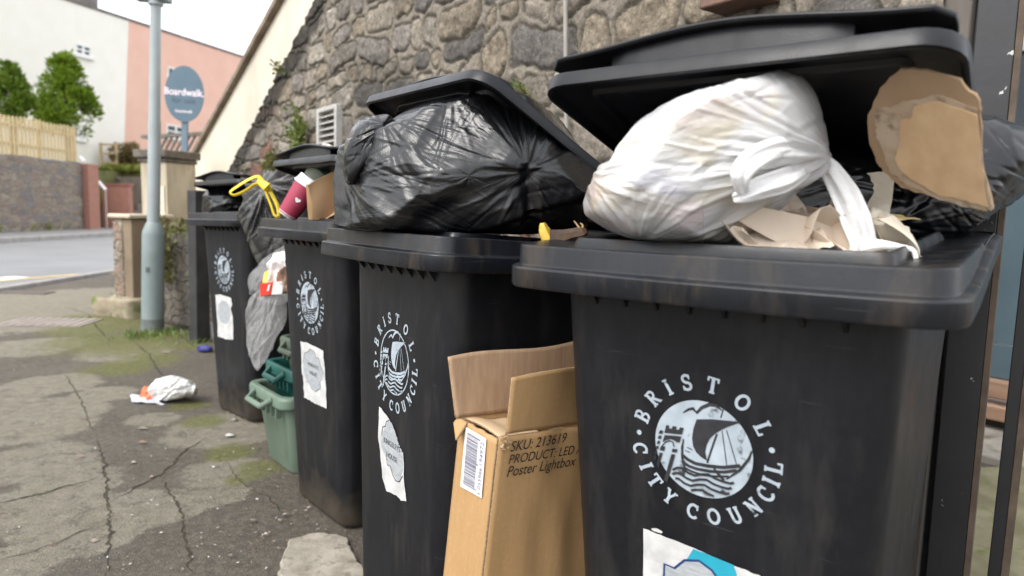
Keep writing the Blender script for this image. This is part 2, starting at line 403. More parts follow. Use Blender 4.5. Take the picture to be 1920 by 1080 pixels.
def ring_text(mb, e, part):
    H = .325; n = [0]
    def put(ch, ang, flip):
        st, adv = glyph(ch); ca = R(ang); r0 = 1.54 if flip else 1.20
        ux, uy = (math.cos(ca), math.sin(ca)); s = -1 if flip else 1
        rx, ry = (-uy, ux) if flip else (uy, -ux)                  # reading direction
        for pts, wd in st:
            n[0] += 1
            def f(a, b, k=n[0]):
                u, v = (a - adv / 2) * H, b * H
                return em(ux * r0 + s * ux * v + rx * u, uy * r0 + s * uy * v + ry * u, e + .00004 * (k % 9))
            strokes(mb, pts, wd * 1.2, f)
    if part == 0:
      for ch, a in zip('BRISTOL', (162, 141, 122.5, 104.5, 82, 55.5, 31)): put(ch, a, False)
    else:
      for ch, a in zip('CITYCOUNCIL', (193, 209, 223, 240.5, 263, 281, 300, 318.5, 335, 347, 359)): put(ch, a, True)
    for a in ((178,) if part == 0 else (13,)):
        poly_fill(mb, [(1.37 * math.cos(R(a)) + .055 * math.cos(k * .5236), 1.37 * math.sin(R(a)) + .055 * math.sin(k * .5236)) for k in range(12)], lambda u, v: em(u, v, e))
mb = MB(); poly_fill(mb, arc(0, 0, 1, 1, 0, 354, 59), lambda u, v: em(u, v, .0010)); EM_DISC = mb
mb = MB(); crest_shapes(mb, .0015); EM_CREST = mb
EM_TEXT = []
for part in (0, 1): mb = MB(); ring_text(mb, .0010, part); EM_TEXT.append(mb)
mb = MB(); strokes(mb, arc(0, 0, .98, .98, 0, 360, 60), .045, lambda u, v: em(u, v, .0010)); crest_shapes(mb, .0011); EM_RING = mb

BINS = {}
def add_bin(key, label, x, y, yaw, ry, rx, lid_deg, lid_yaw=0, lid_roll=0, lid_off=(0, 0, 0)):
    t = thing('wheelie_bin', label, 'wheelie bin', group='black wheelie bins in a row along the stone wall')
    Mx = Matrix.Translation((x, y, 0)) @ Matrix.Rotation(R(yaw), 4, 'Z') @ Matrix.Rotation(R(rx), 4, 'X') @ Matrix.Rotation(R(ry), 4, 'Y')
    t.matrix_world = Mx
    lm = Matrix.Translation(Vector((0, .665, 1.048)) + Vector(lid_off)) @ Matrix.Rotation(R(lid_yaw), 4, 'Z') @ Matrix.Rotation(R(lid_roll), 4, 'Y') @ Matrix.Rotation(R(-lid_deg), 4, 'X')
    parts = {}
    if not BINS:
        parts['body'] = bin_body().build('body', PL_BODY, t)
        parts['rim'] = bin_rim().build('rim', PL_RIM, t, bevel=.0012, seg=1)
        parts['handle'] = bin_handle().build('handle', PL_BODY, t, bevel=.003)
        parts['wheels'] = [w.build('wheel', RUBBER, t) for w in bin_wheel()]
        parts['lid'] = bin_lid().build('lid', PL_LID, t)
        parts['grip'] = lid_grip().build('lid_handle', PL_LID, parts['lid'], bevel=.004)
        parts['letters'] = [q.build('lettering', INK, t) for q in EM_TEXT]
        parts['disc'] = EM_DISC.build('emblem', INK, t)
        parts['crest'] = EM_CREST.build('emblem_drawing', INK_DARK, parts['disc'])
    else:
        src = BINS['A'][1]
        def dup(o, p): c = o.copy(); COL.objects.link(c); c.parent = p; return c
        for k in ('body', 'rim', 'handle', 'lid'): parts[k] = dup(src[k], t)
        parts['letters'] = [dup(o, t) for o in src['letters']]
        parts['wheels'] = [dup(o, t) for o in src['wheels']]; parts['grip'] = dup(src['grip'], parts['lid'])
        if key == 'B': parts['disc'] = EM_RING.build('emblem', INK, t)
        else: parts['disc'] = dup(src['disc'], t); dup(src['crest'], parts['disc'])
    parts['lid'].matrix_basis = lm
    if key == 'B': parts['grip'].location = (.0, .022, -.016)
    BINS[key] = (t, parts, Mx)
    return t
add_bin('A', 'nearest black wheelie bin, piled with a white bag and crumpled paper under its raised lid', .2539, .8854, -37.45, -.25, 2.71, 19.3)
add_bin('B', 'black wheelie bin with its lid high on a large shiny black bag', -.3284, 1.3571, -54.9, -.5, -3.09, 25, 0, 1.5)
add_bin('C', 'black wheelie bin with a maroon cup and brown paper bag under its lid', -.732, 2.2069, -49.24, -.31, -.83, 15)
add_bin('D', 'farthest black wheelie bin, a small black bag bulging under its lid', -1.4595, 3.262, -43.2, -1.2, -.87, 11)
def bw(key, x, y, z): return BINS[key][2] @ Vector((x, y, z))
def fpix(key, px, py):
    """Where a sight line meets the front face of a bin, in that face's (x, z)."""
    Mi = BINS[key][2].inverted(); o = Mi @ Vector((0, 0, EYE)); d = (Mi.to_3x3() @ ray(px, py))
    k = -.045 / .92; c = .10 - k * .03                    # y = k*z + c
    s = (k * o.z + c - o.y) / (d.y - k * d.z); p = o + d * s
    return p.x, p.z
# ------------------------------------------------------------------ ground, pavement, road
def ground_plane(name, x0, x1, y0, y1, z, m, name_kind='structure'):
    o = MB().add([(x0, y0, z), (x1, y0, z), (x1, y1, z), (x0, y1, z)], [(0, 1, 2, 3)]).build(name, m); o['kind'] = name_kind; return o
ground_plane('ground', -900, 900, -300, 1500, -.06, M('soil', (.10, .09, .07), (.14, .12, .09), 3, .95))
def road_mat():
    m, t, b = nodes_of('road_asphalt'); v = coords(t)
    c = ramp(t, noise(t, v, .8, 5), [(.3, (.15, .152, .158)), (.7, (.20, .20, .205))])
    c = mixc(t, ramp(t, noise(t, v, 90, 3), [(.4, 0.), (.8, .6)]), c, (.28, .28, .28))
    t.links.new(c, b.inputs['Base Color']); b.inputs['Roughness'].default_value = .75
    bump(t, b, noise(t, v, 120, 3), .4, .006); return m
ground_plane('road', -13.2, 3, 4, 60, -.045, road_mat())
def pave_mat():
    m, t, b = nodes_of('pavement_surface'); v = coords(t)
    # worn tarmac: dark, gritty, with pale worn skin, moss and cracks
    base = ramp(t, noise(t, v, 2.2, 6, .65), [(.3, (.086, .073, .054)), (.7, (.140, .120, .091))])
    grit = N(t, 'TexVoronoi'); grit.inputs['Scale'].default_value = 130; t.links.new(v, grit.inputs['Vector'])
    base = mixc(t, ramp(t, grit.outputs['Color'], [(.45, 0.), (.95, .7)]), base, (.19, .16, .12))
    base = mixc(t, ramp(t, noise(t, v, 30, 6, .7), [(.42, 0.), (.6, .55)]), base, (.055, .046, .038))
    worn = attr(t, 'worn'); wn = math_(t, 'ADD', math_(t, 'ADD', worn, math_(t, 'MULTIPLY', math_(t, 'SUBTRACT', noise(t, v, 11, 9, .72), .5), 1.25)), math_(t, 'MULTIPLY', math_(t, 'SUBTRACT', noise(t, v, 70, 4, .7), .5), .7))
    wm = ramp(t, wn, [(.47, 0.), (.70, .95)])
    wc = ramp(t, noise(t, v, 18, 6, .7), [(.3, (.18, .16, .118)), (.7, (.275, .248, .19))])
    c = mixc(t, wm, base, wc)
    moss = math_(t, 'ADD', attr(t, 'moss'), math_(t, 'MULTIPLY', math_(t, 'SUBTRACT', noise(t, v, 10, 6, .7), .5), .9))
    c = mixc(t, ramp(t, moss, [(.45, 0.), (.8, .85)]), c, ramp(t, noise(t, v, 40, 4), [(.3, (.075, .08, .016)), (.7, (.17, .17, .045))]))
    # cracks
    wv = N(t, 'VectorMath', operation='ADD'); t.links.new(v, wv.inputs[0])
    nz = N(t, 'TexNoise'); nz.inputs['Scale'].default_value = 6; nz.inputs['Detail'].default_value = 8; nz.inputs['Roughness'].default_value = .7; t.links.new(v, nz.inputs['Vector'])
    sc = N(t, 'VectorMath', operation='SCALE'); sc.inputs['Scale'].default_value = .34; t.links.new(nz.outputs['Color'], sc.inputs[0]); t.links.new(sc.outputs[0], wv.inputs[1])
    vo = N(t, 'TexVoronoi', feature='DISTANCE_TO_EDGE'); vo.inputs['Scale'].default_value = 1.9; t.links.new(wv.outputs[0], vo.inputs['Vector'])
    crack = math_(t, 'MULTIPLY', ramp(t, vo.outputs['Distance'], [(.002, 1.), (.022, 0.)]), ramp(t, math_(t, 'ADD', attr(t, 'crack'), math_(t, 'MULTIPLY', noise(t, v, 2.3, 3), .9)), [(1.0, 0.), (1.15, .85)]))
    c = mixc(t, math_(t, 'MULTIPLY', crack, .5), c, (.028, .024, .018))
    t.links.new(c, b.inputs['Base Color'])
    t.links.new(ramp(t, noise(t, v, 3, 4), [(.3, .68), (.7, .92)]), b.inputs['Roughness'])
    h = math_(t, 'SUBTRACT', math_(t, 'ADD', math_(t, 'MULTIPLY', noise(t, v, 150, 4, .7), .6), math_(t, 'MULTIPLY', noise(t, v, 24, 5), .7)), math_(t, 'MULTIPLY', crack, 1.2))
    bump(t, b, h, 1.0, .02); bump(t, b, noise(t, v, 330, 2), .5, .004)
    return m
nx, ny = 250, 300
X, Y = np.meshgrid(np.linspace(-5.75, 3.2, nx), .25 + 10.2 * np.linspace(0, 1, ny) ** 1.35, indexing='ij')
P = np.stack([X.ravel(), Y.ravel(), np.zeros(X.size)], -1)
def gblob(pts, soft=.18):
    """Soft mask around ground points seen at photo pixels: (px, py, radius in m)."""
    m = np.zeros(len(P))
    for px, py, r in pts:
        g = gp(px, py); d = np.hypot(P[:, 0] - g.x, P[:, 1] - g.y) + .22 * r * fbm(P * 5, 3, 3)
        m = np.maximum(m, 1 - sstep(r * (1 - soft * 1.6), r * (1 + soft), d))
    return m
worn = gblob([(60, 870, .30), (40, 960, .28), (175, 1000, .17), (130, 905, .22), (250, 950, .17), (330, 945, .17), (415, 885, .2), (430, 925, .1), (20, 1060, .15), (60, 770, .3), (10, 800, .4), (30, 740, .25), (140, 770, .22),
              (235, 660, .38), (60, 650, .4), (100, 720, .3), (190, 740, .2), (440, 800, .32), (400, 815, .25), (290, 785, .15), (20, 600, .9), (120, 560, .9), (220, 550, .7)])
worn = np.clip(worn * .70 + .16 * sstep(-.1, .5, fbm(P * .9, 11, 4)) + .25 * sstep(4.2, 7, P[:, 1]), 0, 1)
moss = 1.15 * gblob([(235, 640, .75), (170, 620, .5), (260, 610, .4), (230, 690, .34), (290, 670, .3), (200, 600, .6), (430, 850, .16), (480, 880, .15), (380, 790, .16), (445, 900, .08), (355, 760, .16), (290, 640, .3), (350, 650, .25)], .5) * .75
crack_ = gblob([(150, 980, .45), (60, 930, .35), (300, 900, .4), (400, 960, .3), (120, 830, .3)], .4)
z = .007 * fbm(P * 1.3, 5, 4) + .003 * fbm(P * 9, 6, 3)
P[:, 2] = z - .0
struct(grid_obj('pavement', P, nx, ny, pave_mat(), attrs={'worn': worn, 'moss': moss, 'crack': crack_}))
# a broken slab by the bins, its edge standing above the worn-out tarmac
sl_px = [(545, 1015), (600, 1003), (650, 1012), (665, 1045), (690, 1080), (690, 1120), (540, 1120), (522, 1080), (530, 1055)]
pts = [gp(*q) for q in sl_px]
dense = []
for a, c in zip(pts, pts[1:] + pts[:1]):
    for k in range(5): q = a.lerp(c, k / 5); dense.append((q.x + random.uniform(-.006, .006), q.y + random.uniform(-.006, .006), .013))
struct(MB().prism(dense, (0, 0, -.04)).build('concrete_slab', M('slab_concrete', (.20, .18, .14), (.33, .30, .25), 14, .9, bs=.6, bscale=90, c3=(.12, .10, .07), s3=22), bevel=.006))
# old cracks filled with dirt
def pave_z(x, y):
    q = np.array([[x, y, 0.]]); return float((.007 * fbm(q * 1.3, 5, 4) + .003 * fbm(q * 9, 6, 3))[0])
CRK = M('crack_dirt', (.020, .017, .012), (.05, .043, .028), 30, 1.0, c3=(.09, .095, .03), s3=14, f3=(.55, .7))
def crack(px, w0):
    rg_ = np.random.default_rng(int(px[0][0] * 7 + px[0][1])); g = [gp(*q) for q in px]; pts = []
    for a, c in zip(g, g[1:]):
        k = max(2, int((c - a).length / .018))
        for i in range(k): q = a.lerp(c, i / k); j = .007; pts.append((q.x + rg_.normal() * j * .6, q.y + rg_.normal() * j * .6))
    wd = [w0 * float(rg_.uniform(.25, 1.5)) * min(1, .08 + 5 * min(i, len(pts) - 1 - i) / len(pts)) for i in range(len(pts))]; v, f = ribbon(pts, wd); struct(MB().add([(x, y, pave_z(x, y) + .0025) for x, y in v], f).build('pavement_crack', CRK))
for px, w0 in (([(183, 822), (192, 862), (200, 905), (203, 960), (206, 1010), (198, 1090)], .016), ([(-10, 948), (60, 932), (120, 915), (178, 900), (196, 890)], .011), ([(203, 945), (255, 915), (300, 893), (325, 868), (348, 845), (392, 818)], .013), ([(300, 893), (318, 925), (338, 955), (345, 1000), (362, 1085)], .012),
               ([(-10, 1052), (50, 1040), (110, 1020), (150, 1000), (203, 985)], .007), ([(120, 700), (150, 745), (165, 790), (183, 822)], .008), ([(60, 858), (110, 850), (150, 852), (183, 840)], .007), ([(250, 640), (280, 665), (300, 700), (330, 720)], .012), ([(120, 575), (165, 590), (182, 615), (205, 640), (250, 640)], .014), ([(420, 860), (450, 905), (500, 930), (540, 975), (545, 1010)], .006)): crack(px, w0 * .62)
# kerb between pavement and road, near and far
def kerb(name, a, c, wd, m):
    a, c = Vector(a), Vector(c); d = (c - a).normalized(); n = Vector((-d.y, d.x, 0)) * wd; mb = MB(); L = (c - a).length; k = int(L / .9)
    for i in range(k):
        p = a + d * (L * i / k + .006); q = a + d * (L * (i + 1) / k - .006)
        mb.prism([p, q, q + n, p + n], (0, 0, .125))
    return struct(mb.build(name, m, bevel=.012))
KS = M('kerb_stone', (.25, .235, .22), (.33, .31, .29), 6, .85, bs=.3)
kerb('kerb', (-5.85, 3, -.11), (-6.05, 10.4, -.11), .13, KS)
kerb('kerb', (-12.35, 5, -.05), (-12.75, 40, -.05), .15, KS)
o = MB().prism([(-12.5, 5, -.05), (-15.2, 5, -.05), (-15.2, 40, -.05), (-12.9, 40, -.05)], (0, 0, .12)).build('far_pavement', M('far_paving', (.22, .215, .21), (.29, .28, .27), 4, .9)); struct(o)
# painted lines
YEL = M('yellow_line_paint', (.55, .36, .08), (.72, .52, .20), 5, .7); WHT = M('white_line_paint', (.6, .6, .58), (.75, .75, .73), 5, .7)
def band(name, px, wd, m, z):
    mb = MB(); v, f = ribbon([(gp(*q, z).x, gp(*q, z).y) for q in px], wd); mb.add([(a, c, z) for a, c in v], f); return struct(mb.build(name, m))
band('yellow_line', [(-60, 546), (40, 532), (110, 522), (180, 516), (240, 512)], .10, YEL, -.039)
band('yellow_line', [(-60, 532), (40, 523), (110, 517), (180, 512), (240, 509)], .10, YEL, -.039)
band('white_line', [(-60, 527), (-10, 524), (40, 519)], .30, WHT, -.035)
# manhole plate with ribs
mc = gp(95, 606); t_ = thing('manhole_cover', 'ribbed rectangular metal cover let into the pavement near the lamp post', 'manhole cover', (mc.x, mc.y, .006), R(6))
IRON = M('cover_iron', (.21, .17, .15), (.29, .25, .22), 9, .7, bs=.3)
MB().box((-.34, -.2, 0), (.34, .2, .006)).build('plate', IRON, t_)
mb = MB()
for k in range(9): mb.box((-.32 + k * .073, -.18, .006), (-.285 + k * .073, .18, .012))
mb.build('ribs', M('cover_ribs', (.27, .23, .21), (.34, .29, .26), 9, .7), t_)
g = gp(48, 549); tag(MB().box((g.x - .28, g.y - .1, -.02), (g.x + .28, g.y + .1, .012)).build('drain_cover', M('drain_iron', (.07, .055, .045), (.11, .09, .07), 9, .7), bevel=.01), 'small dark brown drain cover at the pavement edge by the road', 'drain cover')

# ------------------------------------------------------------------ rubble stone wall
def stone_wall():
    # rows of rounded stones: (t, z, half width, half height, angle, tone)
    st = []; rg = np.random.default_rng(21); z = .55
    while z < 3.5:
        h = rg.choice([.09, .11, .13, .16, .21]); t = .15 + rg.uniform(-.2, 0)
        while t < 7.6:
            wd = h * rg.choice([rg.uniform(.7, 1.3), rg.uniform(1.2, 2.2), rg.uniform(2., 3.2)], p=[.35, .42, .23]); 
            if h > .18 and rg.random() < .35:      # two small ones above each other
                f = rg.uniform(.38, .62); a = rg.uniform(.8, 1.1) * wd
                st += [(t + a / 2, z + h * f / 2, a / 2, h * f / 2), (t + a / 2, z + h * (1 + f) / 2, a / 2, h * (1 - f) / 2)]; wd = a
            else: st.append((t + wd / 2, z + h / 2, wd / 2, h / 2))
            t += wd
        z += h
    nt_, nz_ = 620, 270
    s = np.linspace(0, 1, nt_); T = .70 * (7.05 / .70) ** s; T = .5 * T + .5 * np.linspace(.70, 7.05, nt_)
    (ta, za), (tb, zb) = wtz(432, 312), wtz(592, 0)
    ztop = np.minimum(za + (zb - za) / (tb - ta) * (T - ta), 3.3)
    zrow = np.r_[0., .4, np.linspace(.82, 1, nz_ - 2)]
    V = np.r_[0, .5, np.linspace(1, 2, nz_ - 2)]
    TT = np.repeat(T, nz_); zt = np.repeat(ztop, nz_); vv = np.tile(V, nt_)
    ZZ = np.where(vv < 1, vv * .82, .82 + (vv - 1) * (zt - .82))
    Q = np.stack([TT, ZZ, np.zeros_like(TT)], -1)
    wu = TT + .030 * fbm(Q * 5, 1, 3) + .010 * vnoise(Q * 22, 8); wz = ZZ + .07 * fbm(Q * 1.7, 14, 2) + .030 * fbm(Q * 5, 2, 3) + .010 * vnoise(Q * 22, 9)
    best = np.full(len(Q), 9.); tone = np.zeros((len(Q), 3)); sid = np.zeros(len(Q))
    pal = np.array([(.27, .235, .19), (.32, .265, .195), (.20, .18, .155), (.14, .13, .12), (.37, .325, .26), (.25, .225, .20), (.28, .235, .175), (.35, .315, .265)])
    for n, (t, z, a, b) in enumerate(st):
        gap = rg.uniform(.008, .018); a2, b2 = a - gap, b - gap
        if a2 < .02 or b2 < .02: continue
        an = rg.uniform(-.17, .17); t += rg.uniform(-.012, .012); z += rg.uniform(-.012, .012)
        k = (np.abs(wu - t) < a + .09) & (np.abs(wz - z) < b + .09)
        if not k.any(): continue
        dx, dz = wu[k] - t, wz[k] - z; x, y = dx * math.cos(an) + dz * math.sin(an), -dx * math.sin(an) + dz * math.cos(an)
        r = min(a2, b2) * rg.uniform(.55, .95)
        qx, qy = np.abs(x) - a2 + r, np.abs(y) - b2 + r
        sd = np.hypot(np.maximum(qx, 0), np.maximum(qy, 0)) + np.minimum(np.maximum(qx, qy), 0) - r
        bb = best[k]; m = sd < bb; bb[m] = sd[m]; best[k] = bb
        c = pal[rg.integers(len(pal))] * rg.uniform(.85, 1.15)
        if rg.random() < .05: c = np.array((.30, .155, .12))
        tn = tone[k]; tn[m] = c; tone[k] = tn; ii = sid[k]; ii[m] = rg.uniform(-1, 1); sid[k] = ii
    sd = best
    inside = sstep(.004, -.008, sd)
    groove = np.exp(-((sd - .001) / .0065) ** 2)
    rough = fbm(Q * 26, 30, 5, .6)
    h = inside * (.004 * (1 - np.exp(np.minimum(sd, 0) / .010)) + .013 * rough + .005 * np.abs(fbm(Q * 9 + sid[:, None] * 7, 33, 3)) + .005 * sid) + (1 - inside) * (.001 + .0035 * fbm(Q * 14, 40, 4)) - .014 * groove
    # colour: stone tone with mottling, sandy mortar, soot stains down the left slope and in diagonal runs
    mott = fbm(Q * 34, 50, 5, .65); blot = fbm(Q * 7, 60, 4)
    sc = tone * (1 + .55 * mott[:, None] + .35 * blot[:, None]); mc_ = np.array((.29, .255, .205)) * (1 + .16 * fbm(Q * 8, 70, 4) + .08 * mott)[:, None]
    c = sc * inside[:, None] + mc_ * (1 - inside)[:, None]
    c *= (1 - .62 * groove)[:, None]
    edge = np.repeat(ztop, nz_) - ZZ; soot = np.maximum(sstep(.34, .02, edge + .10 * blot) * .75, sstep(.27, .15, edge + .05 * blot)) * sstep(4.2, 4.5, TT) * 1.3
    dg = fbm(np.stack([(TT + ZZ * .9) * 1.2, (TT * .35 - ZZ) * 3.4, 0 * TT], -1), 80, 4); soot = np.maximum(soot, sstep(.16, .42, dg) * .55 * sstep(2.2, 3.6, TT))
    soot = np.maximum(soot, sstep(5.0, 6.6, TT) * .5)
    c = c * (1 - np.minimum(soot, 1.15) * .72)[:, None] * np.array((1, 1, 1))
    pos = np.array(WN)[None] * (WD - h)[:, None] + np.array(WT)[None] * TT[:, None]; pos[:, 2] += ZZ
    m, t, b = nodes_of('rubble_stone'); v = coords(t)
    col = attr(t, 'tint', True)
    col = mixc(t, ramp(t, noise(t, v, 55, 6, .75), [(.40, .55), (.62, 0.)]), col, (.05, .043, .036)); col = mixc(t, ramp(t, noise(t, v, 90, 5, .7), [(.55, 0.), (.75, .45)]), col, (.46, .41, .33))
    t.links.new(col, b.inputs['Base Color']); b.inputs['Roughness'].default_value = .9; b.inputs['Specular IOR Level'].default_value = .25
    bump(t, b, noise(t, v, 70, 7, .72), .8, .014)
    return grid_obj('stone_wall', pos, nt_, nz_, m, attrs={'tint': np.clip(c, .01, .9)})
ow_ = stone_wall(); tag(ow_, 'rough rubble stone wall with wide pale mortar joints behind the bins', 'wall')
# cream rendered wall with a raking top, beyond the stone one
def cream_wall():
    (t0, z0), (t1, z1) = wtz(348, 320), wtz(525, 0); sl = (z1 - z0) / (t1 - t0)
    tl = wtz(352, 330)[0]; tr = 4.0
    off = -.03
    th = -WN * -.24
    poly = [wpt(tl, -.05, off), wpt(tr, -.05, off), wpt(tr, z0 + sl * (tr - t0), off), wpt(tl, z0 + sl * (tl - t0), off)]
    root = thing('rendered_wall', 'cream painted wall with a steep sloping top beside the stone wall', 'wall', poly[0]); o0 = poly[0]
    MB().prism([p - o0 for p in poly], th).build('render', M('cream_render', (.56, .50, .40), (.63, .575, .475), 2.2, .9, bs=.15, c3=(.45, .40, .32), s3=3.5, f3=(.62, .8)), root)
    a = wpt(tl - .0, z0 + sl * (tl - t0), off + .05) - o0; c = wpt(tr, z0 + sl * (tr - t0), off + .05) - o0
    mb = MB(); k = 34
    for i in range(k):
        p = a.lerp(c, i / k); q = a.lerp(c, (i + 1) / k - .002); e = random.uniform(0, .012)
        mb.prism([p + Vector((0, 0, .004)), q + Vector((0, 0, .004)), q + Vector((0, 0, .05 + e)), p + Vector((0, 0, .05 + e))], WN * .36)
    mb.build('coping', M('verge_tile', (.16, .12, .085), (.25, .20, .15), 6, .9, bs=.3), root, bevel=.004)
cream_wall()
# louvred vent
vt, vz = wtz(622, 246); v0 = wpt(vt, vz, .02)
vent = thing('air_vent', 'white louvred air vent set in the stone wall', 'vent', v0); vent.rotation_euler = (0, 0, math.atan2(-WT.y, -WT.x)); vent.scale = (1.3, 1, 1)
VP = M('vent_paint', (.36, .35, .33), (.44, .43, .41), 20, .6, bs=.1)
mb = MB(); mb.box((-.135, -.02, -.15), (-.108, .05, .15)).box((.108, -.02, -.15), (.135, .05, .15)).box((-.108, -.02, .122), (.108, .05, .15)).box((-.108, -.02, -.15), (.108, .05, -.122)); mb.build('frame', VP, vent, bevel=.004)
mb = MB()
for k in range(6):
    z = -.11 + k * .04; mb.add([(-.107, -.014, z), (.107, -.014, z), (.107, .03, z + .026), (-.107, .03, z + .026), (-.107, -.014, z - .004), (.107, -.014, z - .004), (.107, .03, z + .022), (-.107, .03, z + .022)], [(0, 1, 2, 3), (4, 7, 6, 5), (0, 4, 5, 1), (0, 3, 7, 4), (1, 5, 6, 2), (2, 6, 7, 3)])
mb.build('louvres', VP, vent)
MB().box((-.108, .045, -.122), (.108, .05, .122)).build('backing', M('vent_dark', (.02, .018, .016), (.03, .03, .03), 5, .9), vent)
# thin conduit down the wall and a projecting tile at the top
p0, p1 = wp(1060, -30, .03), wp(1062, 250, .03)
tag(MB().tube([p0, p0.lerp(p1, .5), p1], .008, 8).build('cable_conduit', M('conduit_paint', (.27, .25, .22), (.34, .32, .29), 12, .7)), 'thin pale cable conduit running down the stone wall', 'conduit')
a = wp(1385, 2, .05); tag(MB().box((-.09, -.05, -.012), (.09, .08, .018)).build('roof_tile', M('tile_clay', (.13, .075, .055), (.20, .12, .09), 14, .85, bs=.4), bevel=.006), 'small brown slate ledge jutting from the wall above the nearest bin', 'ledge')
o = bpy.data.objects['roof_tile']; o.location = a; o.rotation_euler = (0, 0, math.atan2(-WT.y, -WT.x))

# ------------------------------------------------------------------ leafy things
def leaf_mat(name, a, c, tr=.25):
    m, t, b = nodes_of(name); v = coords(t)
    col = ramp(t, noise(t, v, 9, 3), [(.35, a), (.65, c)]); t.links.new(col, b.inputs['Base Color']); b.inputs['Roughness'].default_value = .55
    tl = N(t, 'BsdfTranslucent'); t.links.new(col, tl.inputs[0]); ms = N(t, 'MixShader'); ms.inputs[0].default_value = tr
    t.links.new(b.outputs[0], ms.inputs[1]); t.links.new(tl.outputs[0], ms.inputs[2]); t.links.new(ms.outputs[0], t.nodes['Material Output'].inputs[0]); return m
def leaves(mb, pts, size, dirs=None, aspect=.45):
    for i, p in enumerate(pts):
        d = Vector(RNG.normal(size=3)) if dirs is None else Vector(dirs[i]) + Vector(RNG.normal(size=3)) * .45
        d.normalize(); q = d.orthogonal().normalized(); q.rotate(Matrix.Rotation(RNG.uniform(0, 6.28), 3, d)); s = size * RNG.uniform(.6, 1.3); p = Vector(p)
        n = d.cross(q) * s * .12
        mb.add([p, p + d * s * .5 + q * s * aspect * .5 + n, p + d * s, p + d * s * .5 - q * s * aspect * .5 + n], [(0, 1, 2, 3)])
LEAF_W = leaf_mat('wall_leaf', (.09, .15, .03), (.22, .26, .06))
def wall_plant(label, px, py, r, n, size, m, sx=1.0, sy=1.0, yellow=False):
    c = wp(px, py, .02); root = thing('wall_plant', label, 'plant', c, group='plants growing out of the walls')
    mb = MB(); pts, ds = [], []; st = MB()
    for k in range(14):
        a = RNG.uniform(0, 6.28); l = r * RNG.uniform(.4, 1); e = WT * math.cos(a) * l * sx + Vector((0, 0, math.sin(a) * l * sy)) - WN * RNG.uniform(.02, .09)
        st.tube([(0, 0, 0), e * .5 - WN * .015, e], .0025, 5)
        for q in range(n // 14):
            f = RNG.uniform(.2, 1.05); pts.append(e * f + Vector(RNG.normal(size=3)) * size * .6); ds.append(e.normalized() - WN * .5)
    leaves(mb, pts, size, ds, .6); mb.build('foliage', m, root); st.build('stem', M('stem_green', (.10, .09, .03), (.14, .13, .05), 20, .8), root)
wall_plant('small green plant in the stone wall between the two nearest lids', 993, 180, .055, 120, .022, LEAF_W)
wall_plant('bushy yellow-green plant growing beside the white vent', 572, 247, .15, 340, .034, LEAF_W, .75, 1.1)
wall_plant('lower sprawling plant on the wall behind the second farthest bin', 520, 300, .17, 300, .034, leaf_mat('dull_leaf', (.10, .12, .03), (.24, .21, .07)), .8, .9)
wall_plant('tiny sprig high on the soot-stained edge of the stone wall', 533, 130, .06, 42, .03, LEAF_W, .6, .8)

# ------------------------------------------------------------------ gate pier, low walls, lamp post (these stand plumb while the street climbs)
def plumb(o, deg): o.rotation_euler = (0, R(deg), o.rotation_euler.z)
pb = gp(283, 590); pc = at(322, 595, 6.9); pc.z = 0
pier = thing('gate_pier', 'cream rendered gate pier with a dark weathered stone cap behind the lamp post', 'gate pier', pc, R(-20))
CRM = M('pier_render', (.34, .29, .21), (.50, .44, .34), 3, .9, bs=.2, c3=(.24, .20, .15), s3=6, f3=(.58, .75), stretch=(2, 2, .7))
MB().box((-.165, -.17, 0), (.165, .2, 1.45)).build('shaft', CRM, pier, bevel=.008)
MB().box((.0, -.182, .1), (.14, -.173, 1.22)).build('panel', M('pier_panel', (.56, .50, .39), (.64, .58, .47), 3, .9, c3=(.40, .34, .27), s3=5, f3=(.6, .8)), pier)
MB().box((-.185, -.19, 1.45), (.185, .21, 1.49)).box((-.21, -.22, 1.493), (.21, .23, 1.57)).build('cap', M('cap_stone', (.07, .06, .05), (.17, .15, .12), 7, .95, bs=.5), pier, bevel=.012)
RUB = None
def rubble(name, scale, tones, mort=(.20, .175, .14)):
    m, t, b = nodes_of(name); v = coords(t)
    nz = N(t, 'TexNoise'); nz.inputs['Scale'].default_value = 3; t.links.new(v, nz.inputs['Vector'])
    s = N(t, 'VectorMath', operation='SCALE'); s.inputs['Scale'].default_value = .25; t.links.new(nz.outputs['Color'], s.inputs[0]); ad = N(t, 'VectorMath', operation='ADD'); t.links.new(v, ad.inputs[0]); t.links.new(s.outputs[0], ad.inputs[1])
    mp = N(t, 'Mapping'); mp.inputs['Scale'].default_value = (1, 1, 1.9); t.links.new(ad.outputs[0], mp.inputs[0])
    v1 = N(t, 'TexVoronoi'); v2 = N(t, 'TexVoronoi', feature='DISTANCE_TO_EDGE')
    for q in (v1, v2): q.inputs['Scale'].default_value = scale; t.links.new(mp.outputs[0], q.inputs['Vector'])
    sep = N(t, 'SeparateColor'); t.links.new(v1.outputs['Color'], sep.inputs[0])
    c = ramp(t, sep.outputs[0], [(k / (len(tones) - 1), q) for k, q in enumerate(tones)])
    c = mixc(t, ramp(t, noise(t, v, 18, 6, .7), [(.4, .6), (.65, 0.)]), c, (.06, .05, .042))
    e = ramp(t, v2.outputs['Distance'], [(.03, 0.), (.09, 1.)]); c = mixc(t, e, mort, c); t.links.new(c, b.inputs['Base Color']); b.inputs['Roughness'].default_value = .92
    bump(t, b, e, .8, .05); bump(t, b, noise(t, v, 30, 5), .4, .03); return m
RUB = rubble('low_wall_stone', 5.5, [(.10, .09, .075), (.17, .15, .12), (.13, .11, .09), (.20, .17, .13)], (.12, .105, .085))
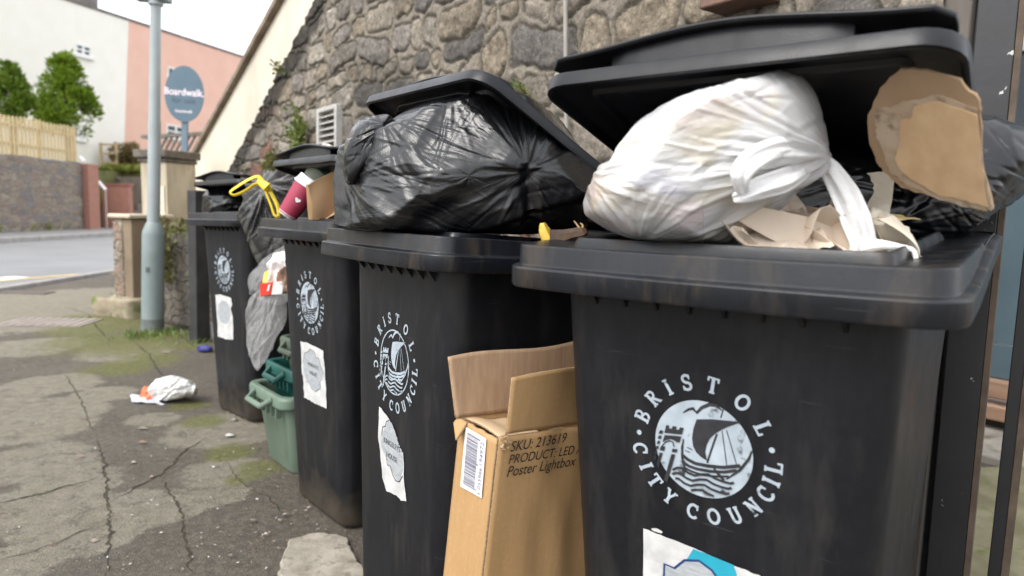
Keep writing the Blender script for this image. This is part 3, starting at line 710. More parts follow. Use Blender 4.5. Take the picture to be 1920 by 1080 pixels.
def rough_box(name, a, c, m, parent=None, cell=.07, amp=.03, seed=0):
    """A box whose faces are broken up like rubble."""
    bm = bmesh.new(); bmesh.ops.create_cube(bm, size=1)
    for q in bm.verts: q.co = Vector([a[i] + (q.co[i] + .5) * (c[i] - a[i]) for i in range(3)])
    n = max(2, int(max(abs(c[i] - a[i]) for i in range(3)) / cell)); bmesh.ops.subdivide_edges(bm, edges=bm.edges, cuts=min(n, 34), use_grid_fill=True)
    Q = np.array([q.co for q in bm.verts]); bm.normal_update()
    d = fbm(Q * 7, seed, 4) * amp
    for q, k in zip(bm.verts, d): q.co += q.normal * float(k)
    me = bpy.data.meshes.new(name); bm.to_mesh(me); bm.free(); me.materials.append(m)
    for p in me.polygons: p.use_smooth = True
    o = bpy.data.objects.new(name, me); COL.objects.link(o)
    if parent: o.parent = parent
    return o
lw = gp(352, 622); root = thing('low_wall', 'low rubble wall with mossy top between the lamp post and the farthest bin', 'wall', (lw.x - .05, lw.y + .1, 0), R(-38))
rough_box('stonework', (-.42, 0, 0), (.75, .35, .80), RUB, root, seed=4)
mb = MB(); mb2 = MB()
pts = np.c_[RNG.uniform(-.42, .7, 420), RNG.uniform(-.04, .3, 420), .80 + np.abs(RNG.normal(0, .05, 420))]; leaves(mb, pts, .055, None, .6)
pts = np.c_[RNG.uniform(-.42, -.15, 300), RNG.uniform(-.1, .02, 300), RNG.uniform(.4, .82, 300)]; leaves(mb, pts, .055, None, .7)
mb.build('ivy', leaf_mat('ivy_leaf', (.08, .10, .025), (.24, .22, .075)), root)
lp = gp(240, 592); root = thing('low_wall', 'short wall stub of rubble and brown render with a pale coping left of the lamp post', 'wall', (lp.x, lp.y + .15, 0), R(-25))
rough_box('stonework', (-.13, -.12, 0), (.0, .3, .9), rubble('stub_stone', 7, [(.30, .22, .16), (.38, .26, .19), (.24, .18, .13), (.42, .33, .25)], (.28, .24, .19)), root, seed=9, amp=.02)
MB().box((0, -.115, .02), (.12, .3, .9)).build('render', M('brown_render', (.17, .13, .085), (.24, .185, .125), 3, .9, bs=.3), root, bevel=.01)
MB().box((-.16, -.15, .905), (.15, .33, .945)).build('coping', M('stub_coping', (.44, .38, .28), (.54, .47, .36), 5, .9, bs=.2), root, bevel=.012)
rough_box('footing', (-.24, -.26, -.02), (.24, .3, .16), M('footing_stone', (.24, .20, .14), (.34, .29, .21), 7, .95, bs=.6, bscale=20, c3=(.12, .15, .04), s3=6), root, amp=.05, seed=12)
# lamp post
lb = gp(286, 621); lamp = thing('lamp_post', 'pale grey-green metal lamp post rising from a thicker base', 'lamp post', lb); plumb(lamp, 2.4)
LG = M('lamp_paint', (.26, .295, .30), (.31, .345, .35), 4, .45, bs=.05, c3=(.30, .34, .33), s3=9, f3=(.6, .75)); LG2 = M('lamp_base_paint', (.185, .23, .23), (.23, .275, .275), 5, .55, bs=.12, c3=(.18, .22, .20), s3=11, f3=(.56, .7), stretch=(1, 1, .5))
def cyl(r0, r1, z0, z1, n=32): return MB().loft([[Vector((r * math.cos(6.28318 * k / n), r * math.sin(6.28318 * k / n), z)) for k in range(n)] for r, z in ((r0, z0), (r1, z1))], True, True)
mb = MB(); prof = [(.084, -.02), (.084, .80), (.082, .82), (.062, .88), (.050, .90)]; mb.loft([[Vector((r * math.cos(6.28318 * k / 36), r * math.sin(6.28318 * k / 36), z)) for k in range(36)] for r, z in prof], True, True); mb.build('base', LG2, lamp)
mb = MB(); prof = [(.0485, .89), (.047, 1.7), (.043, 1.715), (.040, 2.6), (.036, 5.2)]; mb.loft([[Vector((r * math.cos(6.28318 * k / 32), r * math.sin(6.28318 * k / 32), z)) for k in range(32)] for r, z in prof], True, True); mb.build('shaft', LG, lamp)
MB().loft([[Vector((.0852 * math.cos(R(-82 + a)), .0852 * math.sin(R(-82 + a)), z)) for a in np.linspace(-34, 34, 9)] for z in (.18, .66)], closed=False).build('access_door', LG2, lamp)
MB().box((-.012, -.092, .50), (.012, -.082, .54)).build('lock', M('lock_metal', (.08, .08, .08), (.1, .1, .1), 9, .5), lamp)
MB().loft([[Vector(((.087) * math.cos(6.28318 * k / 36), .087 * math.sin(6.28318 * k / 36), z)) for k in range(36)] for z in (-.02, .11)]).build('base_band', M('lamp_grime', (.10, .115, .11), (.16, .18, .17), 8, .8), lamp)
mb = MB(); mb.box((-.17, -.06, 2.63), (.10, .07, 2.70)); mb.build('bracket_box', M('bracket_metal', (.17, .22, .24), (.22, .28, .30), 6, .5), lamp, bevel=.01)
mb = MB(); mb.loft([[Vector((r * math.cos(6.28318 * k / 24), r * math.sin(6.28318 * k / 24), z)) for k in range(24)] for r, z in ((.056, 2.6), (.056, 2.8))], True, True); mb.build('collar', LG, lamp)
MB().tube([(0, 0, 5.2), (.1, -.1, 5.5), (.4, -.4, 5.6)], .03).build('arm', LG, lamp); MB().box((.35, -.65, 5.52), (.52, -.35, 5.64)).build('lantern', LG2, lamp, bevel=.04)
# black square post behind the farthest bin
pp = gp(375, 640); tag(MB().box((-.055, -.055, -.02), (.055, .055, 1.16)).build('square_post', M('black_timber', (.018, .018, .02), (.035, .035, .036), 12, .6, bs=.2), bevel=.006), 'black square post standing behind the farthest bin', 'post')
bpy.data.objects['square_post'].location = pp; bpy.data.objects['square_post'].rotation_euler = (0, R(1), R(-35))
# grass tufts at the foot of the post and wall
mb = MB(); pts = []; ds = []
for px, py, n, r in ((268, 632, 110, .09), (300, 628, 40, .07), (250, 590, 60, .10), (345, 632, 45, .10), (365, 645, 20, .06), (225, 560, 40, .10), (330, 622, 30, .08)):
    g = gp(px, py)
    for k in range(n): pts.append((g.x + RNG.normal() * r, g.y + RNG.normal() * r, 0)); ds.append((RNG.normal() * .5, RNG.normal() * .5, 1))
leaves(mb, pts, .058, ds, .18); tag(mb.build('grass', leaf_mat('weed_leaf', (.08, .14, .025), (.18, .24, .05))), kind='stuff')

# ------------------------------------------------------------------ across the road
RET = rubble('retaining_stone', 3.0, [(.24, .20, .165), (.34, .275, .205), (.21, .20, .20), (.31, .225, .18), (.38, .33, .26)], (.26, .225, .18))
BRK = None
def brick(name, a, c, mort):
    m, t, b = nodes_of(name); tc = N(t, 'TexCoord'); sp_ = N(t, 'SeparateXYZ'); t.links.new(tc.outputs['Object'], sp_.inputs[0])
    cb = N(t, 'CombineXYZ'); t.links.new(math_(t, 'ADD', sp_.outputs[0], sp_.outputs[1]), cb.inputs[0]); t.links.new(sp_.outputs[2], cb.inputs[1])
    k = N(t, 'TexBrick'); k.inputs['Scale'].default_value = 4.4; k.inputs['Color1'].default_value = (*a, 1); k.inputs['Color2'].default_value = (*c, 1); k.inputs['Mortar'].default_value = (*mort, 1); k.inputs['Mortar Size'].default_value = .03
    t.links.new(cb.outputs[0], k.inputs['Vector']); t.links.new(k.outputs[0], b.inputs['Base Color']); b.inputs['Roughness'].default_value = .9; bump(t, b, k.outputs['Fac'], -.4, .02); return m
BRK = brick('red_brick', (.30, .095, .06), (.38, .13, .085), (.30, .25, .2))
rw = rough_box('retaining_wall', (-15.2, 8, -.02), (-14.62, 23.2, 2.30), RET, cell=.35, amp=.06, seed=2); tag(rw, 'long grey-brown rubble retaining wall below the picket fence across the road', 'wall')
xx = at(168, 400, 23.6).x
tag(MB().box((xx - .45, 23.25, -.02), (xx + .22, 23.85, 2.28)).build('brick_pier', BRK, bevel=.01), 'red brick pier at the end of the retaining wall', 'pier')
bk = thing('brick_wall', 'low red brick wall beside the garden steps across the road', 'wall', at(226, 430, 25.0) * 1); bk.location.z = 0
MB().box((-.55, -.12, -.02), (.42, .12, 1.62)).build('brickwork', BRK, bk); MB().box((-.6, -.16, 1.622), (.46, .16, 1.68)).build('coping', M('brick_coping', (.30, .12, .09), (.38, .17, .13), 5, .85), bk)
stp = MB(); sx = at(195, 400, 25).x
for k in range(8): stp.box((sx - .75, 25.3 + k * .3, -.02), (sx + .6, 25.6 + k * .3, .22 + k * .25))
tag(stp.build('garden_steps', M('step_stone', (.13, .105, .085), (.19, .155, .125), 3, .95, bs=.3)), 'dark stone steps climbing between the brick pier and the brick wall', 'steps')
rw2 = rough_box('garden_wall', (at(170, 350, 27.8).x, 27.8, -.02), (at(262, 350, 27.8).x + 1.2, 28.3, at(230, 332, 27.8).z), rubble('garden_stone', 3.4, [(.12, .10, .085), (.18, .14, .11), (.22, .17, .13), (.15, .13, .12)], (.13, .11, .09)), cell=.2, amp=.05, seed=6); tag(rw2, 'dark rubble garden wall under the grassy bank across the road', 'wall')
# raised garden behind the wall
gz = 2.22; bank = MB(); 
struct(MB().prism([(-15.5, 4, gz), (-60, 4, gz), (-60, 70, gz), (-13.0, 70, gz), (-13.0, 28.35, gz), (-16.2, 28.35, gz), (-16.2, 23.9, gz), (-15.5, 23.9, gz)], (0, 0, -2.2)).build('garden_ground', M('lawn_soil', (.11, .12, .04), (.18, .18, .06), 2, .95, bs=.3)))
GR = leaf_mat('bank_grass_blade', (.16, .20, .03), (.30, .31, .06))
mb = MB(); pts = []; ds = []
a, c = at(188, 330, 28.1), at(268, 330, 28.1)
for k in range(2600): f = RNG.uniform(); yy = RNG.uniform(28.0, 30.5); pts.append((a.x + (c.x - a.x) * f + RNG.normal() * .1, yy, gz + .02 + (yy - 28) * .12)); ds.append((RNG.normal() * .5, RNG.normal() * .5 - .3, 1))
leaves(mb, pts, .30, ds, .2)
pts = [(-14.9 + RNG.normal() * .10, RNG.uniform(13, 23.1), 0.07) for k in range(1500)]; leaves(mb, pts, .32, [(.3 + RNG.normal() * .5, RNG.normal() * .5, 1) for _ in pts], .2)
tag(mb.build('grass', GR), kind='stuff')
def bush(name, label, c, rx, ry, rz, n, size, m, cat='bush', trunk=None, lumps=9, up=.4, cone=False, group=None, seed=0):
    root = thing(name, label, cat, (c[0], c[1], c[2]), group=group); rg = np.random.default_rng(seed); mb = MB(); pts, ds = [], []
    cs = []
    for k in range(lumps):
        h = (rg.uniform(.12, .95) if not cone else rg.uniform(.0, .95) ** 1.2) if lumps > 1 else .5; wv = math.sin(math.pi * min(1, h * .9 + .14)) ** .7 if not cone else min(1, (1.06 - h) * 1.25) * min(1, .75 + h * 2); a = rg.uniform(0, 6.28)
        cs.append((math.cos(a) * rx * wv * (.72 if cone else .55), math.sin(a) * ry * wv * (.72 if cone else .55), h * rz * 2 * .92, rg.uniform(.34, .55) * (rx * .6 + .4 * wv * rx)))
    for k in range(n):
        q = cs[k % lumps]; d = rg.normal(size=3); d /= np.linalg.norm(d); rr = q[3] * (rg.uniform() ** .35) * (.60 if cone else 1)
        p = (q[0] + d[0] * rr, q[1] + d[1] * rr, q[2] + d[2] * rr * 1.15); pts.append(p); ds.append((d[0], d[1], d[2] * .6 + up))
    leaves(mb, pts, size, ds, .4); mb.build('crown', m, root)
    if trunk: 
        tb = MB(); tb.tube([(0, 0, -trunk[1]), (.03, 0, .3), (0, .03, rz)], [trunk[0], trunk[0] * .8, trunk[0] * .3], 8)
        for k in range(lumps): q = cs[k]; tb.tube([(0, 0, q[2] * .5), (q[0] * .6, q[1] * .6, q[2] * .85), q[:3]], [trunk[0] * .45, trunk[0] * .3, .01], 6)
        tb.build('trunk', M('bark', (.07, .05, .035), (.12, .09, .06), 8, .9, bs=.4), root)
    return root
CON = leaf_mat('conifer_leaf', (.07, .14, .008), (.24, .34, .018), .35); CON2 = leaf_mat('conifer_leaf_dull', (.07, .13, .012), (.17, .26, .022))
c = at(126, 240, 24.6); bush('conifer_tree', 'taller bright green bushy conifer behind the picket fence', (c.x, c.y, 2.3), 1.12, 1.1, 1.45, 7000, .18, CON, 'tree', (.09, .15), 60, .5, True, 'conifers behind the picket fence', 3).location.z = at(126, 232, 24.6).z - .25
c = at(22, 225, 22.0); bush('conifer_tree', 'smaller green conifer at the left edge behind the picket fence', (c.x, c.y, 2.3), .70, .75, .92, 3800, .17, CON2, 'tree', (.07, .3), 36, .5, True, 'conifers behind the picket fence', 5).location.z = at(22, 215, 22).z - .1
for o_, zz in (('conifer_tree', 0), ('conifer_tree.001', 0)):
    q = bpy.data.objects[o_]; tr = [k for k in q.children if k.name.startswith('trunk')][0]
    tb = MB(); tb.tube([(0, 0, gz - q.location.z), (0, 0, .25)], .1, 8); tb.tube([(0, 0, .2), (0, 0, 1.4)], [.09, .03], 8); old = tr.data; me2 = tb.build('trunk_lower', M('bark', (0, 0, 0)), q); tr.data = me2.data; bpy.data.objects.remove(me2)
c = at(243, 312, 29.2); bush('shrub', 'dry brown-green shrub on the bank in front of the pink house', (c.x, c.y, gz), .75, .6, .66, 2600, .2, leaf_mat('dry_leaf', (.17, .12, .05), (.30, .23, .09)), 'shrub', None, 9, .3, seed=8)
# picket fence
pf = thing('picket_fence', 'pale new timber picket fence on top of the retaining wall', 'fence', (-14.72, 15, 2.30))
PW = M('new_pine', (.48, .36, .18), (.60, .47, .26), 3, .7, stretch=(6, 6, .6), bs=.1)
rails = MB(); 
for z in (.28, .82): rails.box((-.05, -4.2, z), (-.01, 8.15, z + .09))
rails.build('rail', PW, pf)
yy = -4.1; k = 0
while yy < 8.1:
    h = 1.16 + random.uniform(-.03, .03)
    MB().prism([(0, yy, .02), (0, yy + .10, .02), (0, yy + .10, h - .05), (0, yy + .05, h), (0, yy, h - .05)], (.022, 0, 0)).build('picket', PW, pf); yy += .163
for y_ in (-4.0, -1.9, .2, 2.3, 4.4, 6.4, 8.15): MB().box((-.13, y_ - .05, 0), (-.052, y_ + .05, 1.1)).build('post', PW, pf)
# open rail fence by the steps
rf = thing('rail_fence', 'short open timber rail fence at the head of the garden steps', 'fence', at(201, 305, 28.6)); rf.location.z = gz
RWD = M('weathered_pine', (.38, .28, .15), (.48, .37, .22), 3, .8)
for x in (-.32, .34): MB().box((x, 0, 0), (x + .09, .09, 1.22)).build('post', RWD, rf, bevel=.008)
for z in (.35, .72, 1.1): MB().box((-.23, .02, z), (.34, .06, z + .09)).build('rail', RWD, rf)
hr = MB(); hr.tube([at(150, 294, 24.2), at(158, 303, 24.2)], .055, 10); h2 = at(184, 340, 24.4); h3 = at(198, 356, 24.4); hr.tube([h2, h3], .055, 10); hr.tube([at(158, 303, 24.2), h2], .010, 8); hr.tube([h3, Vector((h3.x, h3.y, 0))], .010, 8); hr.tube([at(150, 294, 24.2), Vector((at(150, 294, 24.2).x, 24.2, 0))], .010, 8)  # thick white lengths are glints put into the rail's colour and shape
tag(hr.build('handrail', M('rail_glint', (.9, .9, .9), (.95, .95, .95), 4, .25)), 'metal handrail with painted-on glints sloping down the garden steps', 'handrail')
st_ = gp(128, 432); tag(MB().box((st_.x - .08, st_.y - 2.2, -.02), (st_.x + .02, st_.y - 2.1, 1.35)).build('marker_post', RWD), 'slim pale wooden post against the retaining wall', 'post')
# houses
HD = Vector((.4, .9165, 0)); HN = Vector((.9165, -.4, 0)); H0 = at(223, 300, 30); H0.z = 0
def house(name, label, s0, s1, z1, m, roofm):
    root = thing(name, label, 'house', H0 + (Matrix.Rotation(R(4.2), 3, 'Y') @ HD) * s0); root.rotation_euler = (Matrix.Rotation(R(4.2), 3, 'Y') @ Matrix.Rotation(math.atan2(HD.y, HD.x), 3, 'Z')).to_euler(); L = s1 - s0
    # local x along the facade, local -y faces the street
    MB().box((0, 0, -.5), (L, 8, z1)).build('walls', m, root); MB().box((-.0, -.03, z1 + .003), (L, 8, z1 + .12)).build('roof', roofm, root)
    return root
def hpix(px, py, root):
    Mi = (Matrix.Translation(root.location) @ root.rotation_euler.to_matrix().to_4x4()).inverted(); o = Mi @ Vector((0, 0, EYE)); d = Mi.to_3x3() @ ray(px, py); p = o - d * (o.y / d.y); return p.x, p.z
FR = M('window_frame_white', (.75, .75, .73), (.82, .82, .8), 5, .5); GL = M('window_glass', (.05, .06, .07), (.09, .11, .12), 1, .12)
def window(root, x0, x1, z0, z1, bars=1):
    f = MB(); e = .07
    f.box((x0, -.03, z0), (x0 + e, .02, z1)).box((x1 - e, -.03, z0), (x1, .02, z1)).box((x0 + e, -.03, z0), (x1 - e, .02, z0 + e)).box((x0 + e, -.03, z1 - e), (x1 - e, .02, z1)).box((x0 + e, -.025, (z0 + z1) / 2 - .03), (x1 - e, .02, (z0 + z1) / 2 + .03))
    if bars: f.box(((x0 + x1) / 2 - .05, -.027, z0 + e), ((x0 + x1) / 2 + .05, .02, z1 - e))
    f = f.build('window', FR, root); MB().box((x0 + e, -.01, z0 + e), (x1 - e, .015, z1 - e)).build('pane', GL, f); MB().box((x0 - .1, -.12, z0 - .1), (x1 + .1, .02, z0 - .004)).build('sill', FR, f)
zr = at(232, 38, 30).z
SLT = M('roof_edge', (.15, .13, .12), (.22, .2, .18), 3, .9)
cr_ = house('cream_house', 'tall cream rendered house behind the conifers', -22, 0, zr, M('cream_paint', (.85, .82, .74), (.88, .855, .785), 1.5, .85, bs=.05), SLT)
pk = house('pink_house', 'salmon pink rendered house adjoining the cream one', .004, 6.6, zr, M('pink_paint', (.76, .47, .37), (.80, .51, .41), 1.5, .85, bs=.05), SLT)
for (a, b_, c, d) in ((141, 80, 170, 108), (146, 234, 158, 262)):
    x0, z1 = hpix(a, b_, cr_); x1, z0 = hpix(c, d, cr_); window(cr_, x0, x1, z0, z1)
for (a, b_, c, d) in ((314, 124, 336, 170), (312, 232, 346, 262)):
    x0, z1 = hpix(a, b_, pk); x1, z0 = hpix(c, d, pk); window(pk, x0, x1, z0, z1)
x0, _ = hpix(158, 10, cr_); x1, _ = hpix(202, 10, cr_); ch = MB().box((x0, .6, zr + .125), (x1, 1.5, zr + 1.5)).build('chimney', M('chimney_render', (.16, .14, .13), (.24, .22, .2), 3, .9), cr_)
mb = MB()
for k in range(3): mb.loft([[Vector((x0 + (x1 - x0) * (k + .5) / 3 + .14 * math.cos(6.28318 * q / 14), 1.05 + .14 * math.sin(6.28318 * q / 14), z)) for q in range(14)] for z in (zr + 1.5, zr + 1.95)], True, True)
mb.build('chimney_pots', BRK, ch)
# lattice fence by the gate, estate agent's board
lt = at(372, 262, 9.5); root = thing('lattice_fence', 'dark diagonal lattice fence panel behind the gate pier', 'fence', (lt.x, lt.y, 0), R(-30))
mb = MB(); 
for k in range(-5, 9): mb.prism([(-.6 + k * .13, 0, 1.45), (-.56 + k * .13, 0, 1.45), (-.06 + k * .13, 0, 1.98), (-.10 + k * .13, 0, 1.98)], (0, .02, 0))
mb.build('lattice', M('grey_timber', (.10, .085, .07), (.16, .14, .12), 5, .9), root); MB().box((-1.3, -.02, 0), (1.2, .05, 1.45)).build('board_panel', M('grey_timber', (0, 0, 0)), root); MB().box((-1.3, -.02, 1.98), (1.6, .05, 2.03)).build('top_rail', M('grey_timber', (0, 0, 0)), root)
# ------------------------------------------------------------------ writing
def text_mesh(body, size=1.0, shear=0, xalign='CENTER', bold=0):
    cu = bpy.data.curves.new('lettering', 'FONT'); cu.body = body; cu.size = size; cu.shear = shear; cu.align_x = xalign; cu.align_y = 'CENTER'; cu.resolution_u = 4; cu.offset = bold
    o = bpy.data.objects.new('lettering', cu); COL.objects.link(o); dg = bpy.context.evaluated_depsgraph_get(); me = bpy.data.meshes.new_from_object(o.evaluated_get(dg))
    vs = [(v.co.x, v.co.y) for v in me.vertices]; fs = [tuple(p.vertices) for p in me.polygons]
    bpy.data.objects.remove(o); bpy.data.curves.remove(cu); bpy.data.meshes.remove(me); return vs, fs
def lettering(name, parent, m, items, bold=0):
    """items: (text, size, function (u,v) -> point, shear, alignment)."""
    for body, size, f, sh, al in items:
        vs, fs = text_mesh(body, size, sh, al, bold * size); MB().add([f(u, v) for u, v in vs], fs).build(name, m, parent)
# estate agent's oval board
bp = at(348, 176, 9.0); sg = thing('sale_board', "blue-grey oval estate agent's board on a post above the gate pier", 'sign', (bp.x - .125, bp.y, 0), R(6)); plumb(sg, 2.5); sg.rotation_euler.z = R(4)
bz = bp.z; rx, rz = .245, .355
mb = MB(); mb.prism([(rx * math.cos(a), -.012, bz + rz * math.sin(a)) for a in np.linspace(0, 6.2832, 48, endpoint=False)], (0, .02, 0)); mb.build('board', M('board_blue', (.075, .125, .165), (.095, .15, .19), 2, .5), sg)
MB().box((-.035, .0085, -.0), (.035, .06, bz - .2)).build('post', M('board_post', (.10, .15, .19), (.16, .21, .25), 3, .6), sg)
f = lambda u, v: Vector((u, -.0135, v + bz))
lettering('lettering', sg, M('board_pink', (.80, .68, .72), (.86, .76, .8), 5, .5), [('Boardwalk.', .125, lambda u, v: f(u * .9, v + .02), 0, 'CENTER'), ('boardwalk', .05, lambda u, v: f(u, v - .22), 0, 'CENTER')], .013)
lettering('lettering', sg, M('board_navy', (.03, .045, .08), (.04, .055, .09), 5, .5), [('for sale', .10, lambda u, v: f(u, v - .085), 0, 'CENTER')])

# ------------------------------------------------------------------ stickers on the bins
STK = M('sticker_paper', (.44, .44, .43), (.58, .58, .57), 26, .55, bs=.25, bscale=45, c3=(.5, .5, .5), s3=70)
STK_G = M('sticker_grey', (.28, .30, .32), (.38, .40, .41), 60, .55, stretch=(1, 1, 4))
STK_L = M('sticker_line', (.02, .022, .03), (.10, .105, .12), 90, .6); STK_B = M('sticker_navy', (.012, .035, .13), (.02, .05, .16), 30, .5); STK_T = M('sticker_teal', (.012, .26, .36), (.02, .31, .42), 20, .5)
def jag(px, n=4, amp=1.2):
    out = []
    for a, c in zip(px, px[1:] + px[:1]):
        for k in range(n): s = k / n; out.append((a[0] + (c[0] - a[0]) * s + (random.uniform(-amp, amp) if k else 0), a[1] + (c[1] - a[1]) * s + (random.uniform(-amp, amp) if k else 0)))
    return out
def on_face(key, e): 
    return lambda px, py: (lambda q: face(q[0], q[1], e))(fpix(key, px, py))
def sticker(key, outline, shapes, jg=1.0, label='torn white paper sticker'):
    t = BINS[key][0]; mb = MB(); poly_fill(mb, jag(outline, 4, jg), on_face(key, .0016)); s = mb.build('sticker', STK, t)
    e = .0020
    for name, kind, pts, m, wd in shapes:
        mb = MB()
        if kind == 'fill': poly_fill(mb, pts, on_face(key, e))
        else:
            g = [fpix(key, *p) for p in pts]; strokes(mb, g, wd, lambda x, z, e=e: face(x, z, e))
        mb.build(name, m, s); e += .0003
    return s
def face_text(key, parent, m, px0, px1, items):
    """Baseline from pixel px0 to px1 on the bin's face; items (text, size m, drop m)."""
    a, c = fpix(key, *px0), fpix(key, *px1); dx, dz = c[0] - a[0], c[1] - a[1]; l = math.hypot(dx, dz); dx /= l; dz /= l
    return lettering('lettering', parent, m, [(b, s, lambda u, v, d=d: face((a[0] + c[0]) / 2 + dx * u - dz * (v - d), (a[1] + c[1]) / 2 + dz * u + dx * (v - d), .0030), 0, 'CENTER') for b, s, d in items])
s = sticker('B', [(712, 762), (728, 781), (741, 808), (749, 832), (751, 840), (757, 848), (758, 890), (763, 940), (752, 938), (745, 929), (726, 921), (718, 895), (714, 845), (710, 820)],
        [('crest', 'fill', [(724, 800), (730, 788), (736, 793), (742, 808), (748, 830), (750, 840), (756, 848), (757, 880), (750, 902), (744, 898), (735, 880), (728, 868), (726, 856), (716, 838), (717, 815)], STK_G, 0),
         ('outline', 'line', [(717, 815), (719, 800), (724, 799), (726, 790), (731, 788)], STK_L, .0022), ('outline', 'line', [(725, 853), (727, 862), (728, 871), (734, 874), (738, 890), (744, 901), (751, 903), (755, 894), (757, 892)], STK_L, .0022)])
face_text('B', s, STK_L, (718, 822), (756, 846), [('KINGSLEYS', .017, 0), ('HOUSE', .017, .028)])
s = sticker('C', [(564, 640), (576, 642), (607, 658), (610, 706), (611, 716), (613, 766), (600, 760), (590, 756), (578, 749), (571, 745), (569, 710), (566, 690)],
        [('crest', 'fill', [(572, 662), (577, 660), (583, 654), (591, 660), (594, 670), (599, 672), (601, 682), (608, 700), (606, 712), (601, 716), (602, 728), (593, 734), (585, 728), (580, 716), (576, 714), (570, 694), (569, 680)], STK_G, 0),
         ('outline', 'line', [(569, 680), (572, 662), (577, 660), (583, 654), (591, 660), (594, 670), (599, 672), (601, 682), (608, 700)], STK_L, .0022), ('outline', 'line', [(575, 715), (580, 716), (585, 728), (593, 734), (602, 728), (601, 716)], STK_L, .0018)])
face_text('C', s, STK_L, (572, 678), (605, 694), [('KINGSLEYS', .017, 0), ('HOUSE', .017, .028)])
s = sticker('D', [(404, 553), (414, 552), (434, 559), (436, 572), (433, 580), (437, 593), (438, 637), (424, 636), (409, 631), (408, 600), (406, 578)],
        [('crest', 'fill', [(411, 571), (416, 564), (424, 564), (430, 572), (433, 590), (430, 602), (424, 608), (414, 602), (409, 588)], STK_G, 0)], .6)
s = sticker('A', [(1207, 990), (1250, 1007), (1320, 1035), (1370, 1057), (1426, 1078), (1428, 1180), (1205, 1150)],
        [('teal_patch', 'fill', [(1301, 1028), (1322, 1036), (1376, 1058), (1382, 1075), (1384, 1140), (1300, 1100), (1285, 1075), (1262, 1066), (1290, 1046)], STK_T, 0),
         ('crest', 'fill', [(1242, 1080), (1248, 1062), (1265, 1065), (1283, 1050), (1312, 1050), (1338, 1067), (1345, 1090), (1345, 1150), (1240, 1120)], STK_G, 0),
         ('outline', 'line', [(1225, 1092), (1246, 1082), (1247, 1056), (1266, 1064), (1285, 1049), (1312, 1050), (1336, 1068), (1348, 1085), (1352, 1120)], STK_B, .0036)], 1.2)
mb = MB(); poly_fill(mb, jag([(1222, 990), (1232, 990), (1243, 996), (1242, 999), (1226, 995)], 3, .8), on_face('A', .0016)); mb.build('sticker_scrap', STK, BINS['A'][0])

